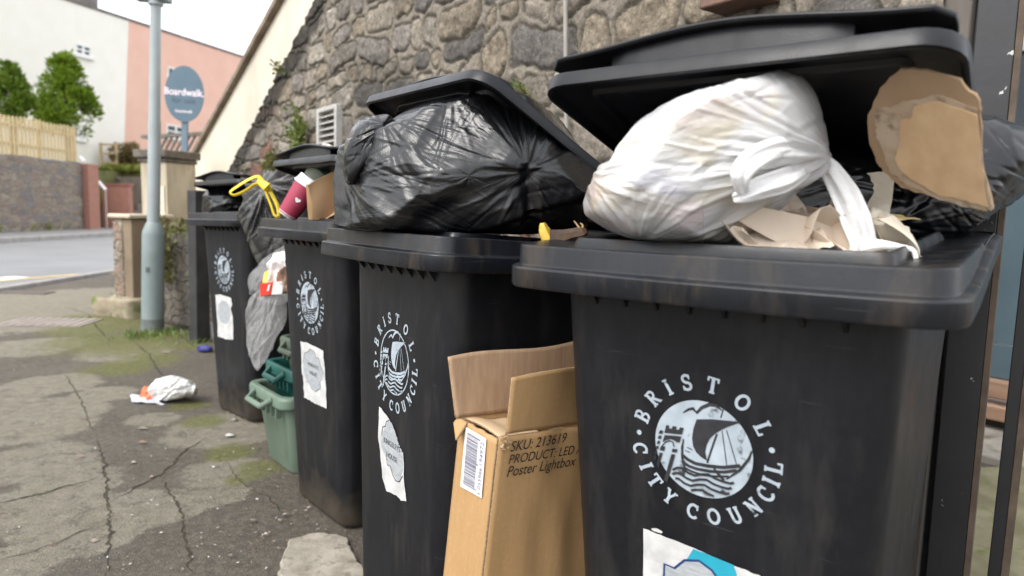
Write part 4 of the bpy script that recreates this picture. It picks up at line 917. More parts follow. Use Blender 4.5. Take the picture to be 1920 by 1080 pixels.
# ------------------------------------------------------------------ bags: a traced outline gets real depth, facets and folds
def bag_surface(outline, ctr, Y, depth, nu=300, nv=150, pw=.8, pd=.9, facets=30, sharp=26, folds=(), noise_amp=.004, seed=0, depth_back=None, push=0.0, lean=0.0, fold=.5, keep=.80):
    """Closed bag: outline (pixels) is its silhouette at distance Y; depth = half thickness towards the viewer. Returns points, (u,v) in m."""
    rg = np.random.default_rng(seed)
    C = np.array(at(*ctr, Y)); k = Y / F_PX * (1.0)
    E1, E2 = np.array(RT), np.array(UP); f = np.array(at(ctr[0], ctr[1], Y + 1)) - np.array(at(ctr[0], ctr[1], Y)); E3 = -f / np.linalg.norm(f)
    o = np.array([((x - ctr[0]) * k, -(y - ctr[1]) * k) for x, y in outline])
    th = np.unwrap(np.arctan2(o[:, 1], o[:, 0])); r = np.hypot(o[:, 0], o[:, 1])
    if th[-1] < th[0]: th, r = th[::-1], r[::-1]
    th0 = th[0]; tt = np.r_[th, th[0] + 2 * np.pi]; rr = np.r_[r, r[0]]
    U = th0 + 2 * np.pi * np.arange(nu) / nu; Rr = np.interp(U, tt, rr)
    ker = np.array([1, 2, 3, 2, 1.]); ker /= ker.sum()
    for _ in range(2): Rr = sum(w * np.roll(Rr, s) for w, s in zip(ker, (-2, -1, 0, 1, 2)))
    PH = np.linspace(-np.pi / 2 + .004, np.pi / 2 - .004, nv); PH = PH
    cph = np.cos(PH) ** pw; cph[0] = cph[-1] = 0; sph = np.sign(PH) * np.abs(np.sin(PH)) ** pd
    a = (Rr * np.cos(U))[:, None] * cph[None]; b = (Rr * np.sin(U))[:, None] * cph[None]
    dd = np.where(sph > 0, depth, depth_back or depth) * sph
    c = np.repeat(dd[None], nu, 0)
    L = np.stack([a.ravel(), b.ravel(), c.ravel()], -1)
    def normals(Lp):
        G = Lp.reshape(nu, nv, 3); du = np.roll(G, -1, 0) - np.roll(G, 1, 0); dv = np.gradient(G, axis=1); n = np.cross(du, dv); n /= np.linalg.norm(n, axis=2, keepdims=True) + 1e-12
        s = np.sign((n * G).sum(2).mean()); return (n * s).reshape(-1, 3)
    n = normals(L)
    if facets:
        idx = rg.choice(len(L), facets, replace=False, p=(lambda q: q / q.sum())(np.repeat(np.cos(PH)[None] ** .7, nu, 0).ravel() * (.35 + (c.ravel() > 0))))
        S = L[idx]; Nn = n[idx] + rg.normal(size=(facets, 3)) * .10; Nn /= np.linalg.norm(Nn, axis=1, keepdims=True)
        dist = np.linalg.norm(L, axis=1); D = L / dist[:, None]
        den = D @ Nn.T; num = (S * Nn).sum(1)[None]; tk = np.where(den > .12, num / np.maximum(den, .12), 9.)
        sc = dist.mean(); q = -sharp * tk / sc; mxq = q.max(1, keepdims=True); tmin = -(mxq[:, 0] + np.log(np.exp(q - mxq).sum(1))) * sc / sharp
        tmin = tmin * (1 / np.percentile(tmin / dist, 60)); tmin = np.minimum(tmin, dist * 1.04); tmin = np.maximum(tmin, dist * keep)
        L = D * tmin[:, None]; n = normals(L)
    h = noise_amp * fbm(L * 9, seed, 4)
    for (pu, pv, qu, qv, wd, am) in folds:      # sharp straight folds between two points in the bag's plane
        du, dv = qu - pu, qv - pv; l = math.hypot(du, dv)
        if l < 1e-4: continue
        s = ((L[:, 0] - pu) * du + (L[:, 1] - pv) * dv) / l / l; d = ((L[:, 0] - pu) * dv - (L[:, 1] - pv) * du) / l
        bend = .10 * l * np.sin(s * 3.0) * ((pu * 977 + qv * 313) % 1 - .5); d = d + bend
        env = np.clip(1 - np.abs(2 * s - 1), 0, 1) ** .6 * (s > 0) * (s < 1)
        h = h + fold * am * env * (lambda q: q * q * (3 - 2 * q))(np.maximum(0, 1 - np.abs(d) / wd)) * (L[:, 2] > -depth * .3)
    L = L + n * h[:, None]
    W = C + L[:, :1] * E1 + L[:, 1:2] * E2 + (L[:, 2:3] + push) * E3
    W[:, 1] -= lean * (W[:, 2] - 1.03)          # the top slumps towards the street
    return W, L, k
def fan(rg, ctr, p, n, a0, a1, l0, l1, w0=.004, w1=.010, a_lo=.002, a_hi=.007, k=1., start=.01):
    """Folds radiating from pixel p (relative to ctr), angles in degrees, lengths in px."""
    out = []; x, y = (p[0] - ctr[0]) * k, -(p[1] - ctr[1]) * k
    for i in range(n):
        a = R(a0 + (a1 - a0) * (i + rg.uniform(-.4, .4)) / max(1, n - 1)); l = rg.uniform(l0, l1) * k; s = rg.uniform(.2, 1) * start
        out.append((x + s * math.cos(a), y + s * math.sin(a), x + l * math.cos(a), y + l * math.sin(a), rg.uniform(w0, w1), rg.uniform(a_lo, a_hi) * rg.choice([1, 1, -1])))
    return out
def scatter(rg, ctr, box, n, ang, spread, l0, l1, k, w0=.003, w1=.008, a_lo=.001, a_hi=.004):
    out = []
    for i in range(n):
        x, y = (rg.uniform(box[0], box[2]) - ctr[0]) * k, -(rg.uniform(box[1], box[3]) - ctr[1]) * k; a = R(ang + rg.normal() * spread); l = rg.uniform(l0, l1) * k
        out.append((x - math.cos(a) * l / 2, y - math.sin(a) * l / 2, x + math.cos(a) * l / 2, y + math.sin(a) * l / 2, rg.uniform(w0, w1), rg.uniform(a_lo, a_hi) * rg.choice([1, -1])))
    return out
def film(name, c1, c2, rough, alpha=1.0, spec=.5, coat=0, trans=0, crinkle=.35, dirt=None, sss=0, tint=None, streak=0):
    m, t, b = nodes_of(name); v = coords(t)
    c = ramp(t, noise(t, v, 6, 4), [(.35, c1), (.65, c2)])
    if tint:
        for q, (col, s, lo, hi) in enumerate(tint):
            mp = N(t, 'Mapping'); mp.inputs['Location'].default_value = (q * 3.1, q * 1.7, q * 2.3); t.links.new(v, mp.inputs[0])
            c = mixc(t, ramp(t, noise(t, mp.outputs[0], s, 2, .5, .6), [(lo, 0.), (hi, .75)]), c, col)
    t.links.new(c, b.inputs['Base Color'])
    t.links.new(ramp(t, noise(t, v, 11, 4), [(.3, rough * .75), (.7, rough * 1.4)]), b.inputs['Roughness'])
    b.inputs['Specular IOR Level'].default_value = spec
    mp = N(t, 'Mapping'); mp.inputs['Scale'].default_value = (1, 1, 3.2); mp.inputs['Rotation'].default_value = (.3, .5, .2); t.links.new(v, mp.inputs[0])
    bump(t, b, ramp(t, noise(t, mp.outputs[0], 16, 5, .6, .8), [(.3, 0.), (.5, 1.), (.7, 0.)]), crinkle * .55, .012)
    bump(t, b, noise(t, v, 42, 4, .6, 1.2), crinkle * .6, .006)
    if streak:
        cb = N(t, 'CombineXYZ'); t.links.new(math_(t, 'MULTIPLY', attr(t, 'streak_a'), 4.0), cb.inputs[0]); t.links.new(math_(t, 'MULTIPLY', attr(t, 'streak_r'), 7.0), cb.inputs[1])
        bump(t, b, noise(t, cb.outputs[0], 1.6, 7, .62, .35), streak, .012)
    if sss: b.inputs['Subsurface Weight'].default_value = sss; b.inputs['Subsurface Radius'].default_value = (.05, .05, .05); b.inputs['Subsurface Scale'].default_value = .4
    if alpha < 1:
        tr = N(t, 'BsdfTransparent'); ms = N(t, 'MixShader'); ms.inputs[0].default_value = alpha; t.links.new(tr.outputs[0], ms.inputs[1]); t.links.new(b.outputs[0], ms.inputs[2]); t.links.new(ms.outputs[0], t.nodes['Material Output'].inputs[0])
    return m
BLACK = film('black_film', (.0035, .0037, .0045), (.0055, .0058, .007), .25, crinkle=.02, spec=.5)
BLACK_TAUT = film('black_film_taut', (.0035, .0037, .0045), (.0055, .0058, .007), .25, crinkle=.0, spec=.6, streak=.22)
WHITE = film('white_film', (.80, .805, .81), (.84, .84, .84), .19, alpha=.60, crinkle=.05, spec=.65, streak=.55, tint=[((.60, .52, .58), 6, .56, .70), ((.68, .62, .46), 7, .58, .70), ((.55, .58, .66), 8, .58, .70), ((.62, .50, .42), 9, .63, .72)])
GREY = film('grey_film', (.03, .03, .031), (.085, .083, .08), .22, alpha=.86, crinkle=.3, spec=.6)
CLEAR = film('clear_film', (.46, .46, .46), (.58, .58, .58), .16, alpha=.30, crinkle=.5)
def bag(name, label, group, m, outline, ctr, Y, depth, folds, floor=None, pinch=None, **kw):
    nu, nv = kw.get('nu', 300), kw.get('nv', 150)
    W, L, k = bag_surface(outline, ctr, Y, depth, folds=folds, **kw)
    if floor is not None: W[:, 2] = np.where(W[:, 2] < floor + .02, floor + .02 * np.exp((W[:, 2] - floor - .02) / .02), W[:, 2])
    at_ = None
    if pinch:
        best = np.full(len(L), 9.); sa = np.zeros(len(L)); sr = np.zeros(len(L))
        for q, (x, y) in enumerate(pinch):
            dx, dy = L[:, 0] - (x - ctr[0]) * k, L[:, 1] + (y - ctr[1]) * k; r = np.hypot(dx, dy) * (1 + .15 * fbm(L * 6, 5, 3)); m_ = r < best; best = np.where(m_, r, best); sa = np.where(m_, np.abs(np.arctan2(dy, dx)) + q * 9, sa); sr = np.where(m_, r + q * 3, sr)
        at_ = {'streak_a': sa, 'streak_r': sr}
    base = np.array([W[:, 0].mean(), W[:, 1].mean(), W[:, 2].min()])
    o = grid_obj(name, W - base, nu, nv, m, wrap_u=True, attrs=at_); o.location = base; tag(o, label, 'bag', group); return o
rg = np.random.default_rng(5)
GB = 'rubbish bags'
# the big black bag under the second lid
ctr = (880, 330); k = 1.52 / F_PX
big = lambda *s: [((a - ctr[0]) * k, -(b - ctr[1]) * k, (c - ctr[0]) * k, -(d - ctr[1]) * k, w_, h_) for a, b, c, d, w_, h_ in s]
fo = big((735, 225, 830, 425, .03, -.022), (850, 185, 770, 330, .035, .024), (968, 310, 985, 440, .022, -.03), (700, 335, 655, 440, .022, -.026), (700, 340, 800, 440, .03, .022), (860, 200, 975, 330, .04, .026), (1075, 260, 960, 330, .03, -.022), (690, 300, 900, 330, .035, .02), (900, 345, 780, 420, .03, -.02))
fo += fan(rg, ctr, (968, 322), 44, 15, 178, 60, 190, .003, .008, .003, .008, k) + fan(rg, ctr, (968, 322), 14, 185, 350, 50, 150, .005, .012, .003, .008, k) + fan(rg, ctr, (738, 232), 22, -75, 40, 60, 230, .004, .010, .003, .008, k) \
   + fan(rg, ctr, (668, 338), 20, -80, 35, 60, 210, .003, .008, .003, .007, k) + fan(rg, ctr, (850, 195), 12, 200, 335, 60, 170, .004, .009, .002, .005, k) + fan(rg, ctr, (700, 300), 12, 150, 260, 30, 90, .003, .006, .002, .005, k) \
   + scatter(rg, ctr, (680, 250, 860, 420), 34, -22, 8, 90, 240, k, .003, .007, .001, .005) + scatter(rg, ctr, (900, 340, 1100, 425), 26, 20, 25, 40, 120, k, .004, .012, .002, .006) + scatter(rg, ctr, (820, 200, 960, 330), 12, 60, 12, 60, 140, k)
bag('rubbish_bag', 'large shiny black rubbish bag heaped under the tilted lid of the middle bin', GB, BLACK_TAUT,
    [(640, 432), (650, 398), (648, 350), (645, 300), (650, 262), (668, 238), (700, 222), (735, 216), (780, 198), (850, 180), (930, 176), (1000, 196), (1060, 245), (1100, 300), (1128, 370), (1120, 440), (1040, 452), (900, 455), (760, 452), (680, 440)], ctr, 1.52, .27, fo, floor=1.016,
    nu=460, nv=260, facets=26, sharp=110, seed=3, pw=.62, pd=.85, noise_amp=.006, fold=.32, keep=.87, pinch=[(968, 322), (668, 400), (735, 225)])
# its tied-off bunch at the upper left
ctr = (697, 258); k = 1.5 / F_PX
fo = fan(rg, ctr, (722, 236), 20, 150, 300, 25, 80, .002, .005, .002, .005, k) + scatter(rg, ctr, (660, 220, 735, 300), 24, 60, 30, 15, 40, k, .002, .004, .001, .004)
b2_, _, _ = bag_surface([(645, 300), (652, 258), (672, 232), (702, 217), (730, 219), (738, 235), (728, 262), (712, 290), (690, 330), (655, 345)], ctr, 1.40, .075, 160, 90, facets=26, sharp=24, folds=fo, seed=8, noise_amp=.006)
par = bpy.data.objects['rubbish_bag']; o = grid_obj('bag_neck', b2_ - np.array(par.location), 160, 90, BLACK, parent=par, wrap_u=True)
# black bag slumped over the near bin's back corner
ctr = (1815, 345); k = 1.2 / F_PX
fo = fan(rg, ctr, (1690, 420), 18, -20, 75, 60, 230, .004, .010, .002, .007, k) + scatter(rg, ctr, (1680, 260, 1930, 440), 36, -30, 22, 60, 180, k, .004, .01, .002, .006)
bag('rubbish_bag', 'dull black rubbish bag slumped over the back corner of the nearest bin', GB, BLACK,
    [(1560, 450), (1570, 380), (1620, 330), (1700, 270), (1780, 235), (1850, 226), (1920, 238), (1960, 270), (1970, 320), (1940, 375), (1880, 405), (1840, 425), (1790, 450), (1720, 458), (1640, 470)], ctr, 1.25, .16, fo, facets=30, seed=12, pw=.7, noise_amp=.008)
ctr = (1560, 350); k = 1.06 / F_PX
fo = scatter(rg, ctr, (1450, 280, 1660, 420), 30, 8, 16, 50, 140, k, .004, .01, .002, .006)
bag('rubbish_bag', 'black rubbish bag deep in the nearest bin behind the white bag', GB, BLACK,
    [(1440, 330), (1480, 290), (1540, 276), (1600, 282), (1640, 300), (1668, 340), (1660, 400), (1600, 440), (1520, 440), (1450, 400)], (1560, 350), 1.06, .07, fo, nu=200, nv=100, facets=26, seed=15, pw=.7)
# black bag on the farthest bin
ctr = (425, 378); k = 3.6 / F_PX
fo = scatter(rg, ctr, (385, 350, 470, 400), 26, 15, 30, 20, 60, k, .006, .02, .004, .012)
bag('rubbish_bag', 'small black rubbish bag bulging under the lid of the farthest bin', GB, BLACK,
    [(378, 400), (382, 370), (396, 352), (430, 345), (462, 352), (478, 372), (476, 410), (430, 412), (390, 408)], ctr, 3.6, .22, fo, floor=1.0, nu=160, nv=80, facets=24, seed=18)
# translucent grey sack with yellow ties, hanging between the two far bins
ctr = (512, 405); k = 2.85 / F_PX
fo = fan(rg, ctr, (497, 352), 34, 0, 352, 40, 130, .004, .012, .006, .016, k) + scatter(rg, ctr, (455, 400, 560, 495), 20, 75, 20, 40, 90, k, .005, .014, .003, .008)
bag('rubbish_bag', 'smoky grey rubbish sack with yellow ties between the two farthest bins', GB, GREY,
    [(450, 408), (456, 375), (475, 345), (498, 322), (525, 312), (560, 325), (590, 350), (600, 400), (590, 450), (570, 490), (520, 502), (490, 500), (470, 478), (456, 445)], ctr, 2.85, .17, fo, nu=240, nv=120, facets=30, seed=21, noise_amp=.012, fold=1.6)
sack = [o for o in bpy.data.objects if o.name.startswith('rubbish_bag')][-1]; sack = max((o for o in bpy.data.objects if o.name.startswith('rubbish_bag')), key=lambda o: o.name)
YT = M('yellow_tie', (.80, .58, .02), (.88, .66, .04), 20, .4)
def px_tube(pts, Y, r, parent, m, name, flat=.35, n=10, sub=5):
    P_ = [at(p[0], p[1], (p[2] if len(p) > 2 else Y)) - parent.location for p in pts]; Q_ = []
    for i in range(len(P_) - 1):
        p0, p1, p2, p3 = P_[max(i - 1, 0)], P_[i], P_[i + 1], P_[min(i + 2, len(P_) - 1)]
        for s in range(sub):
            t = s / sub; Q_.append(.5 * ((2 * p1) + (p2 - p0) * t + (2 * p0 - 5 * p1 + 4 * p2 - p3) * t * t + (3 * p1 - p0 - 3 * p2 + p3) * t ** 3))
    Q_.append(P_[-1]); rad = r
    if isinstance(r, (list, tuple)): rad = [float(np.interp(i / (len(Q_) - 1), np.linspace(0, 1, len(r)), r)) for i in range(len(Q_))]
    return MB().tube(Q_, rad, n, True, flat).build(name, m, parent)
px_tube([(500, 352), (486, 332), (468, 336), (445, 350), (432, 360), (440, 366), (462, 357), (480, 345), (498, 350)], 2.62, .0075, sack, YT, 'tie', .5)
px_tube([(496, 346), (508, 362), (520, 385), (523, 404), (515, 404), (508, 385), (499, 362), (494, 350)], 2.62, .0075, sack, YT, 'tie', .5)
MB().tube([at(486, 340, 2.62) - sack.location, at(500, 350, 2.60) - sack.location, at(506, 358, 2.63) - sack.location], [.012, .018, .011], 10).build('tie_knot', YT, sack)

# ------------------------------------------------------------------ the white bag and its knot
ctr = (1298, 315); k = 1.0 / F_PX
fo = fan(rg, ctr, (1520, 300), 60, 145, 240, 80, 330, .003, .008, .003, .008, k) + fan(rg, ctr, (1105, 330), 20, -60, 60, 40, 160, .003, .007, .002, .006, k) + fan(rg, ctr, (1205, 450), 16, 20, 140, 40, 150, .003, .007, .002, .005, k) + scatter(rg, ctr, (1180, 190, 1460, 430), 34, 15, 18, 50, 180, k, .004, .012, .001, .004)
bag('carrier_bag', 'knotted white plastic bag bulging from the nearest bin', GB, WHITE,
    [(1084, 330), (1090, 313), (1122, 296), (1165, 268), (1214, 230), (1272, 196), (1335, 172), (1392, 163), (1436, 170), (1468, 198), (1492, 243), (1508, 284), (1505, 322), (1465, 352), (1430, 392), (1395, 440), (1360, 462), (1290, 462), (1215, 455), (1150, 430), (1103, 398), (1095, 362)], ctr, 1.0, .125, fo, floor=1.024,
    nu=400, nv=220, facets=30, sharp=60, seed=31, pw=.66, noise_amp=.004, fold=.55, keep=.86, lean=.40, pinch=[(1522, 290), (1080, 345)])
wb = bpy.data.objects['carrier_bag']
def contents(parent, shrink, m, seed):
    P_ = np.array([v_.co for v_ in parent.data.vertices])[::1]; c_ = P_.mean(0); n_ = fbm(P_ * 16, seed, 3); Q_ = c_ + (P_ - c_) * (shrink + .10 * n_)[:, None]; Q_[:, 2] = np.maximum(Q_[:, 2], .012)
    return grid_obj('bag_contents', Q_, 400, 220, m, parent=parent, wrap_u=True)
m, t, b = nodes_of('mixed_packaging'); v = coords(t, (1, 1, 1.4)); vo = N(t, 'TexVoronoi'); vo.inputs['Scale'].default_value = 15; t.links.new(v, vo.inputs['Vector']); sp_ = N(t, 'SeparateColor'); t.links.new(vo.outputs['Color'], sp_.inputs[0])
t.links.new(ramp(t, sp_.outputs[0], [(0, (.70, .70, .69)), (.25, (.42, .40, .37)), (.42, (.45, .16, .17)), (.52, (.66, .64, .62)), (.68, (.52, .40, .16)), (.80, (.62, .62, .62)), (.92, (.20, .19, .34)), (1, (.5, .5, .5))]), b.inputs['Base Color'])
contents(wb, .94, m, 91)
WK = film('white_knot', (.80, .80, .80), (.84, .84, .84), .35, sss=.2, crinkle=.3)
def strip(name, pts, Y, wds, thick, m, parent, fold=.25, seed=0, n=11):
    """A flat gathered band through pixel points; widths in px across, real thickness and lengthwise folds."""
    rg_ = np.random.default_rng(seed); Q_ = []; pts3 = [at(p[0], p[1], p[2] if len(p) > 2 else Y) - parent.location for p in pts]; N_ = len(pts3)
    rings = []; S = 6
    for i in range((N_ - 1) * S + 1):
        a = i / S; j = min(int(a), N_ - 2); t = a - j; p0, p1, p2, p3 = pts3[max(j - 1, 0)], pts3[j], pts3[j + 1], pts3[min(j + 2, N_ - 1)]
        p = .5 * ((2 * p1) + (p2 - p0) * t + (2 * p0 - 5 * p1 + 4 * p2 - p3) * t * t + (3 * p1 - p0 - 3 * p2 + p3) * t ** 3)
        d = ((p2 - p0) * .5 * (1 - t) + (p3 - p1) * .5 * t).normalized(); view = (Vector((0, 0, EYE)) - p - parent.location).normalized(); sd = d.cross(view).normalized(); nn = sd.cross(d).normalized()
        wv = float(np.interp(a, range(N_), wds)) * Y / F_PX / 2; rings.append((p, sd, nn, wv, a))
    ph = rg_.uniform(0, 6.28, 3); rr = []
    for p, sd, nn, wv, a in rings:
        top = []; bot = []
        for q in range(n):
            u = q / (n - 1) * 2 - 1; hgt = wv * fold * (math.sin(u * 5 + ph[0] + a * .7) * .5 + math.sin(u * 9.5 + ph[1] - a) * .3) + wv * .35 * (1 - u * u)
            top.append(p + sd * wv * u + nn * (hgt + thick)); bot.append(p + sd * wv * u + nn * (hgt - thick))
        rr.append(top + bot[::-1])
    return MB().loft(rr, True, True).build(name, m, parent, sub=1)
MB().loft([[Vector(at(1528, 290, .925) - wb.location) + Vector((math.cos(a) * math.cos(b) * .017, math.sin(b) * .014, math.sin(a) * math.cos(b) * .017)) * (1 + .2 * math.sin(3 * a + 4 * b)) for a in np.linspace(0, 6.2832, 16, endpoint=False)] for b in np.linspace(-1.5, 1.5, 9)], True, True).build('knot', WK, wb)
strip('bag_ear', [(1530, 288, .92), (1500, 276, .875), (1455, 278, .835), (1410, 300, .815), (1388, 330, .815), (1392, 362, .83)], .85, [18, 30, 40, 44, 38, 22], .0012, WK, wb, .35, 1)
strip('bag_ear', [(1530, 292, .915), (1505, 318, .88), (1470, 338, .85), (1425, 352, .835), (1395, 366, .835), (1375, 372, .845)], .86, [16, 36, 46, 42, 30, 16], .0012, WK, wb, .45, 2)
strip('bag_tail', [(1530, 286, .92), (1556, 318, .91), (1585, 365, .905), (1606, 415, .895), (1618, 452, .89), (1622, 474, .89)], .93, [16, 36, 48, 50, 44, 60], .0012, WK, wb, .3, 3)
strip('bag_tail', [(1612, 462, .885), (1650, 459, .872), (1690, 464, .86), (1712, 469, .852), (1718, 486, .838)], .87, [36, 20, 12, 8, 8], .0015, WK, wb, .2, 4)

# ------------------------------------------------------------------ crumpled paper sheets on the near bin
def paper(name, label, m, corners, Ys, amp, lam, n=70, seed=0, cat='paper', group=None, thick=.0006, curl=.0, parent=None):
    """Four pixel corners (tl, tr, br, bl) with distances; creased into flat facets."""
    rg_ = np.random.default_rng(seed); c = [np.array(at(*q, y)) for q, y in zip(corners, Ys)]
    s = np.linspace(0, 1, n); U_, V_ = np.meshgrid(s, s, indexing='ij'); U_, V_ = U_.ravel(), V_.ravel()
    W = ((1 - U_) * (1 - V_))[:, None] * c[0] + (U_ * (1 - V_))[:, None] * c[1] + (U_ * V_)[:, None] * c[2] + ((1 - U_) * V_)[:, None] * c[3]
    nn = np.cross(c[1] - c[0], c[3] - c[0]); nn /= np.linalg.norm(nn); nn *= np.sign(nn @ (np.array((0, 0, EYE)) - c[0]))
    G = W - W.mean(0); e1 = (c[1] - c[0]) / np.linalg.norm(c[1] - c[0]); e2 = np.cross(nn, e1); a, b = G @ e1, G @ e2; h = 0; sh = 0; sv = 0
    for q in range(5):
        an = rg_.uniform(0, 3.1416); la = lam * (2.2, 1.5, 1.0, .7, .5)[q] * rg_.uniform(.8, 1.2); ph = rg_.uniform(0, 1); wob = .12 * la * vnoise(np.stack([a / lam * 1.5, b / lam * 1.5, 0 * a + q], -1), seed)
        x = (a * math.cos(an) + b * math.sin(an) + wob) / la + ph; tri = np.abs(x - np.round(x)) * 2 - .5; h = h + tri * la / lam * rg_.uniform(.6, 1)
    h = h * amp / 1.7 + curl * ((U_ - .5) ** 2 + (V_ - .5) ** 2) * 4
    edge = 1 + .0 * U_
    W = W + nn * h[:, None] + e1 * (amp * .8 * fbm(G * 14, seed + 3, 3))[:, None] + e2 * (amp * .8 * fbm(G * 14, seed + 5, 3))[:, None]
    base = W.mean(0); base[2] = W[:, 2].min()
    if parent is not None: base = np.array(parent.matrix_basis.translation)
    o = grid_obj(name, W - base, n, n, m, smooth=False, parent=parent)
    if parent is None: o.location = base; tag(o, label, cat, group)
    md = o.modifiers.new('thick', 'SOLIDIFY'); md.thickness = thick; md.offset = 0; return o
PAP = M('manila_paper', (.60, .50, .40), (.68, .58, .47), 8, .8, bs=.15, bscale=120); PAP2 = M('cream_paper', (.66, .58, .46), (.72, .65, .53), 8, .8); PAP3 = M('greasy_paper', (.55, .40, .15), (.66, .52, .26), 8, .6)
GP = 'crumpled wrapping paper on the nearest bin'
paper('crumpled_paper', 'long crumpled beige paper lying on the near rim under the white bag', PAP, [(1375, 395), (1500, 375), (1560, 470), (1390, 468)], [1.0, .99, .885, .915], .020, .05, 80, 41, group=GP)
paper('crumpled_paper', 'beige paper ball crushed between the white bag and its tail', PAP, [(1460, 365), (1590, 350), (1610, 470), (1480, 470)], [1.02, 1.03, .93, .93], .020, .042, 80, 42, group=GP)
paper('crumpled_paper', 'pale upright paper sheet with a folded rim behind the white tail', PAP2, [(1510, 330), (1680, 325), (1665, 420), (1530, 420)], [1.03, 1.0, .99, 1.02], .012, .06, 60, 43, group=GP)
paper('crumpled_paper', 'cream crumpled paper right of the white tail on the near rim', PAP2, [(1600, 400), (1690, 400), (1712, 466), (1625, 470)], [.97, .96, .90, .90], .016, .04, 60, 44, group=GP)
paper('crumpled_paper', 'yellow greasy wrapper scrap beside the black bag', PAP3, [(1612, 392), (1700, 396), (1728, 420), (1640, 440)], [.98, .96, .93, .94], .010, .05, 50, 45, group=GP)
paper('crumpled_paper', 'flat beige paper edge sticking out over the near rim', PAP, [(1380, 440), (1490, 440), (1540, 478), (1400, 468)], [.93, .91, .865, .895], .009, .06, 60, 46, group=GP)
def crumpled(label, m, px, Y, size, planes, seed, floor, name='crumpled_paper', cat='paper', group=GP, n=150, sheet=1.25, tilt=0.0):
    """A flat sheet folded by reflections in random planes until it fits its space, as crushed paper is."""
    rg_ = np.random.default_rng(seed); s = np.linspace(-1, 1, n) * sheet; U_, V_ = np.meshgrid(s, s * .85, indexing='ij'); Q = np.stack([U_.ravel(), V_.ravel(), .12 * np.sin(U_.ravel() * 2.3 + seed) * np.cos(V_.ravel() * 1.9)], -1)
    a = rg_.normal(size=(3, 3)); q_, _ = np.linalg.qr(a); Q = Q @ q_.T
    for k in range(planes):
        d = rg_.normal(size=3); d /= np.linalg.norm(d); off = rg_.uniform(.12, .62) if k < planes * .6 else rg_.uniform(.35, .8)
        x = Q @ d - off; Q = Q - np.outer(np.maximum(x, 0) * 2 * .93, d)
    Q = Q - np.median(Q, 0); Q = Q / np.percentile(np.abs(Q), 97, axis=0)
    c = np.array(at(*px, Y)); E3 = np.array(((c[0]), (c[1]), 0)); E3 /= np.linalg.norm(E3); E1 = np.array((E3[1], -E3[0], 0)); E2 = np.array((0, 0, 1.))
    Q = np.tanh(Q * .8) / .66
    W = c + Q[:, :1] * E1 * size[0] / 2 + Q[:, 1:2] * E3 * size[1] / 2 + Q[:, 2:3] * E2 * size[2] / 2 + Q[:, :1] * E2 * tilt
    W[:, 2] = np.where(W[:, 2] < floor, floor + (W[:, 2] - floor) * .04, W[:, 2]); base = W.mean(0); base[2] = W[:, 2].min()
    o = grid_obj(name, W - base, n, n, m, smooth=True); o.data.set_sharp_from_angle(angle=R(18)); o.location = base; tag(o, label, cat, group); md = o.modifiers.new('thick', 'SOLIDIFY'); md.thickness = .0006; return o
crumpled('crumpled beige wrapping sheet lying on the near rim directly under the white bag knot', PAP, (1462, 436), .92, (.145, .11, .072), 9, 141, 1.022)
crumpled('crumpled beige wrapping sheet just left of the hanging white tail', PAP, (1562, 432), .925, (.11, .09, .085), 8, 144, 1.022)
crumpled('cream crumpled sheet of paper right of the hanging white tail', PAP2, (1664, 438), .90, (.085, .07, .065), 8, 143, 1.024)
# ------------------------------------------------------------------ torn cardboard piece
CARD = M('card_brown', (.50, .33, .18), (.58, .40, .23), 5, .85, bs=.1, bscale=8, stretch=(9, 9, 1)); CARD_D = M('card_backing_shaded', (.31, .205, .12), (.38, .26, .16), 6, .9, bs=.2); CARD_T = M('card_torn_ply', (.36, .26, .17), (.46, .36, .26), 14, .95, bs=.5, c3=(.22, .16, .11), s3=60)  # the backing's brown is darkened for the lid's shade over it
def card_plane(px, py, d=0):           # the card leans back to the right
    a, b, c = at(1640, 330, .90), at(1850, 392, .815), at(1690, 140, .80); n = (b - a).cross(c - a).normalized(); n = n * (1 if n.y < 0 else -1); o = Vector((0, 0, EYE)); dr = ray(px, py); s = (a + n * d - o).dot(n) / dr.dot(n); return o + dr * s
cb = thing('cardboard_piece', 'torn sheet of brown cardboard standing in the nearest bin under its lid', 'cardboard', card_plane(1740, 390))
nC = (card_plane(1740, 300, 1) - card_plane(1740, 300, 0)); nC = (card_plane(1640, 330) - card_plane(1850, 380)).cross(card_plane(1640, 330) - card_plane(1690, 150)).normalized(); nC = nC * (1 if nC.y < 0 else -1)
L_ = lambda pts, d: [card_plane(x, y, d) - cb.location for x, y in pts]
MB().prism(L_(jag([(1630, 270), (1627, 215), (1650, 165), (1688, 130), (1735, 132), (1800, 150), (1836, 190), (1838, 225), (1840, 300), (1862, 393), (1845, 396), (1800, 384), (1742, 366), (1690, 352), (1655, 322), (1642, 300)], 4, 2.2), 0), -nC * .004).build('backing', CARD_D, cb)
MB().prism(L_(jag([(1640, 235), (1642, 205), (1675, 198), (1700, 190), (1760, 178), (1832, 205), (1842, 300), (1862, 392), (1846, 395), (1790, 382), (1740, 366), (1700, 348), (1668, 322), (1658, 290), (1646, 262)], 5, 3.2), .0015), -nC * .001).build('torn_ply', CARD_T, cb)
MB().prism(L_(jag([(1690, 322), (1678, 300), (1686, 270), (1688, 226), (1708, 222), (1712, 200), (1760, 190), (1832, 216), (1838, 290), (1853, 388), (1800, 374), (1760, 366), (1716, 340)], 5, 1.6), .0032), -nC * .001).build('face_ply', CARD, cb)
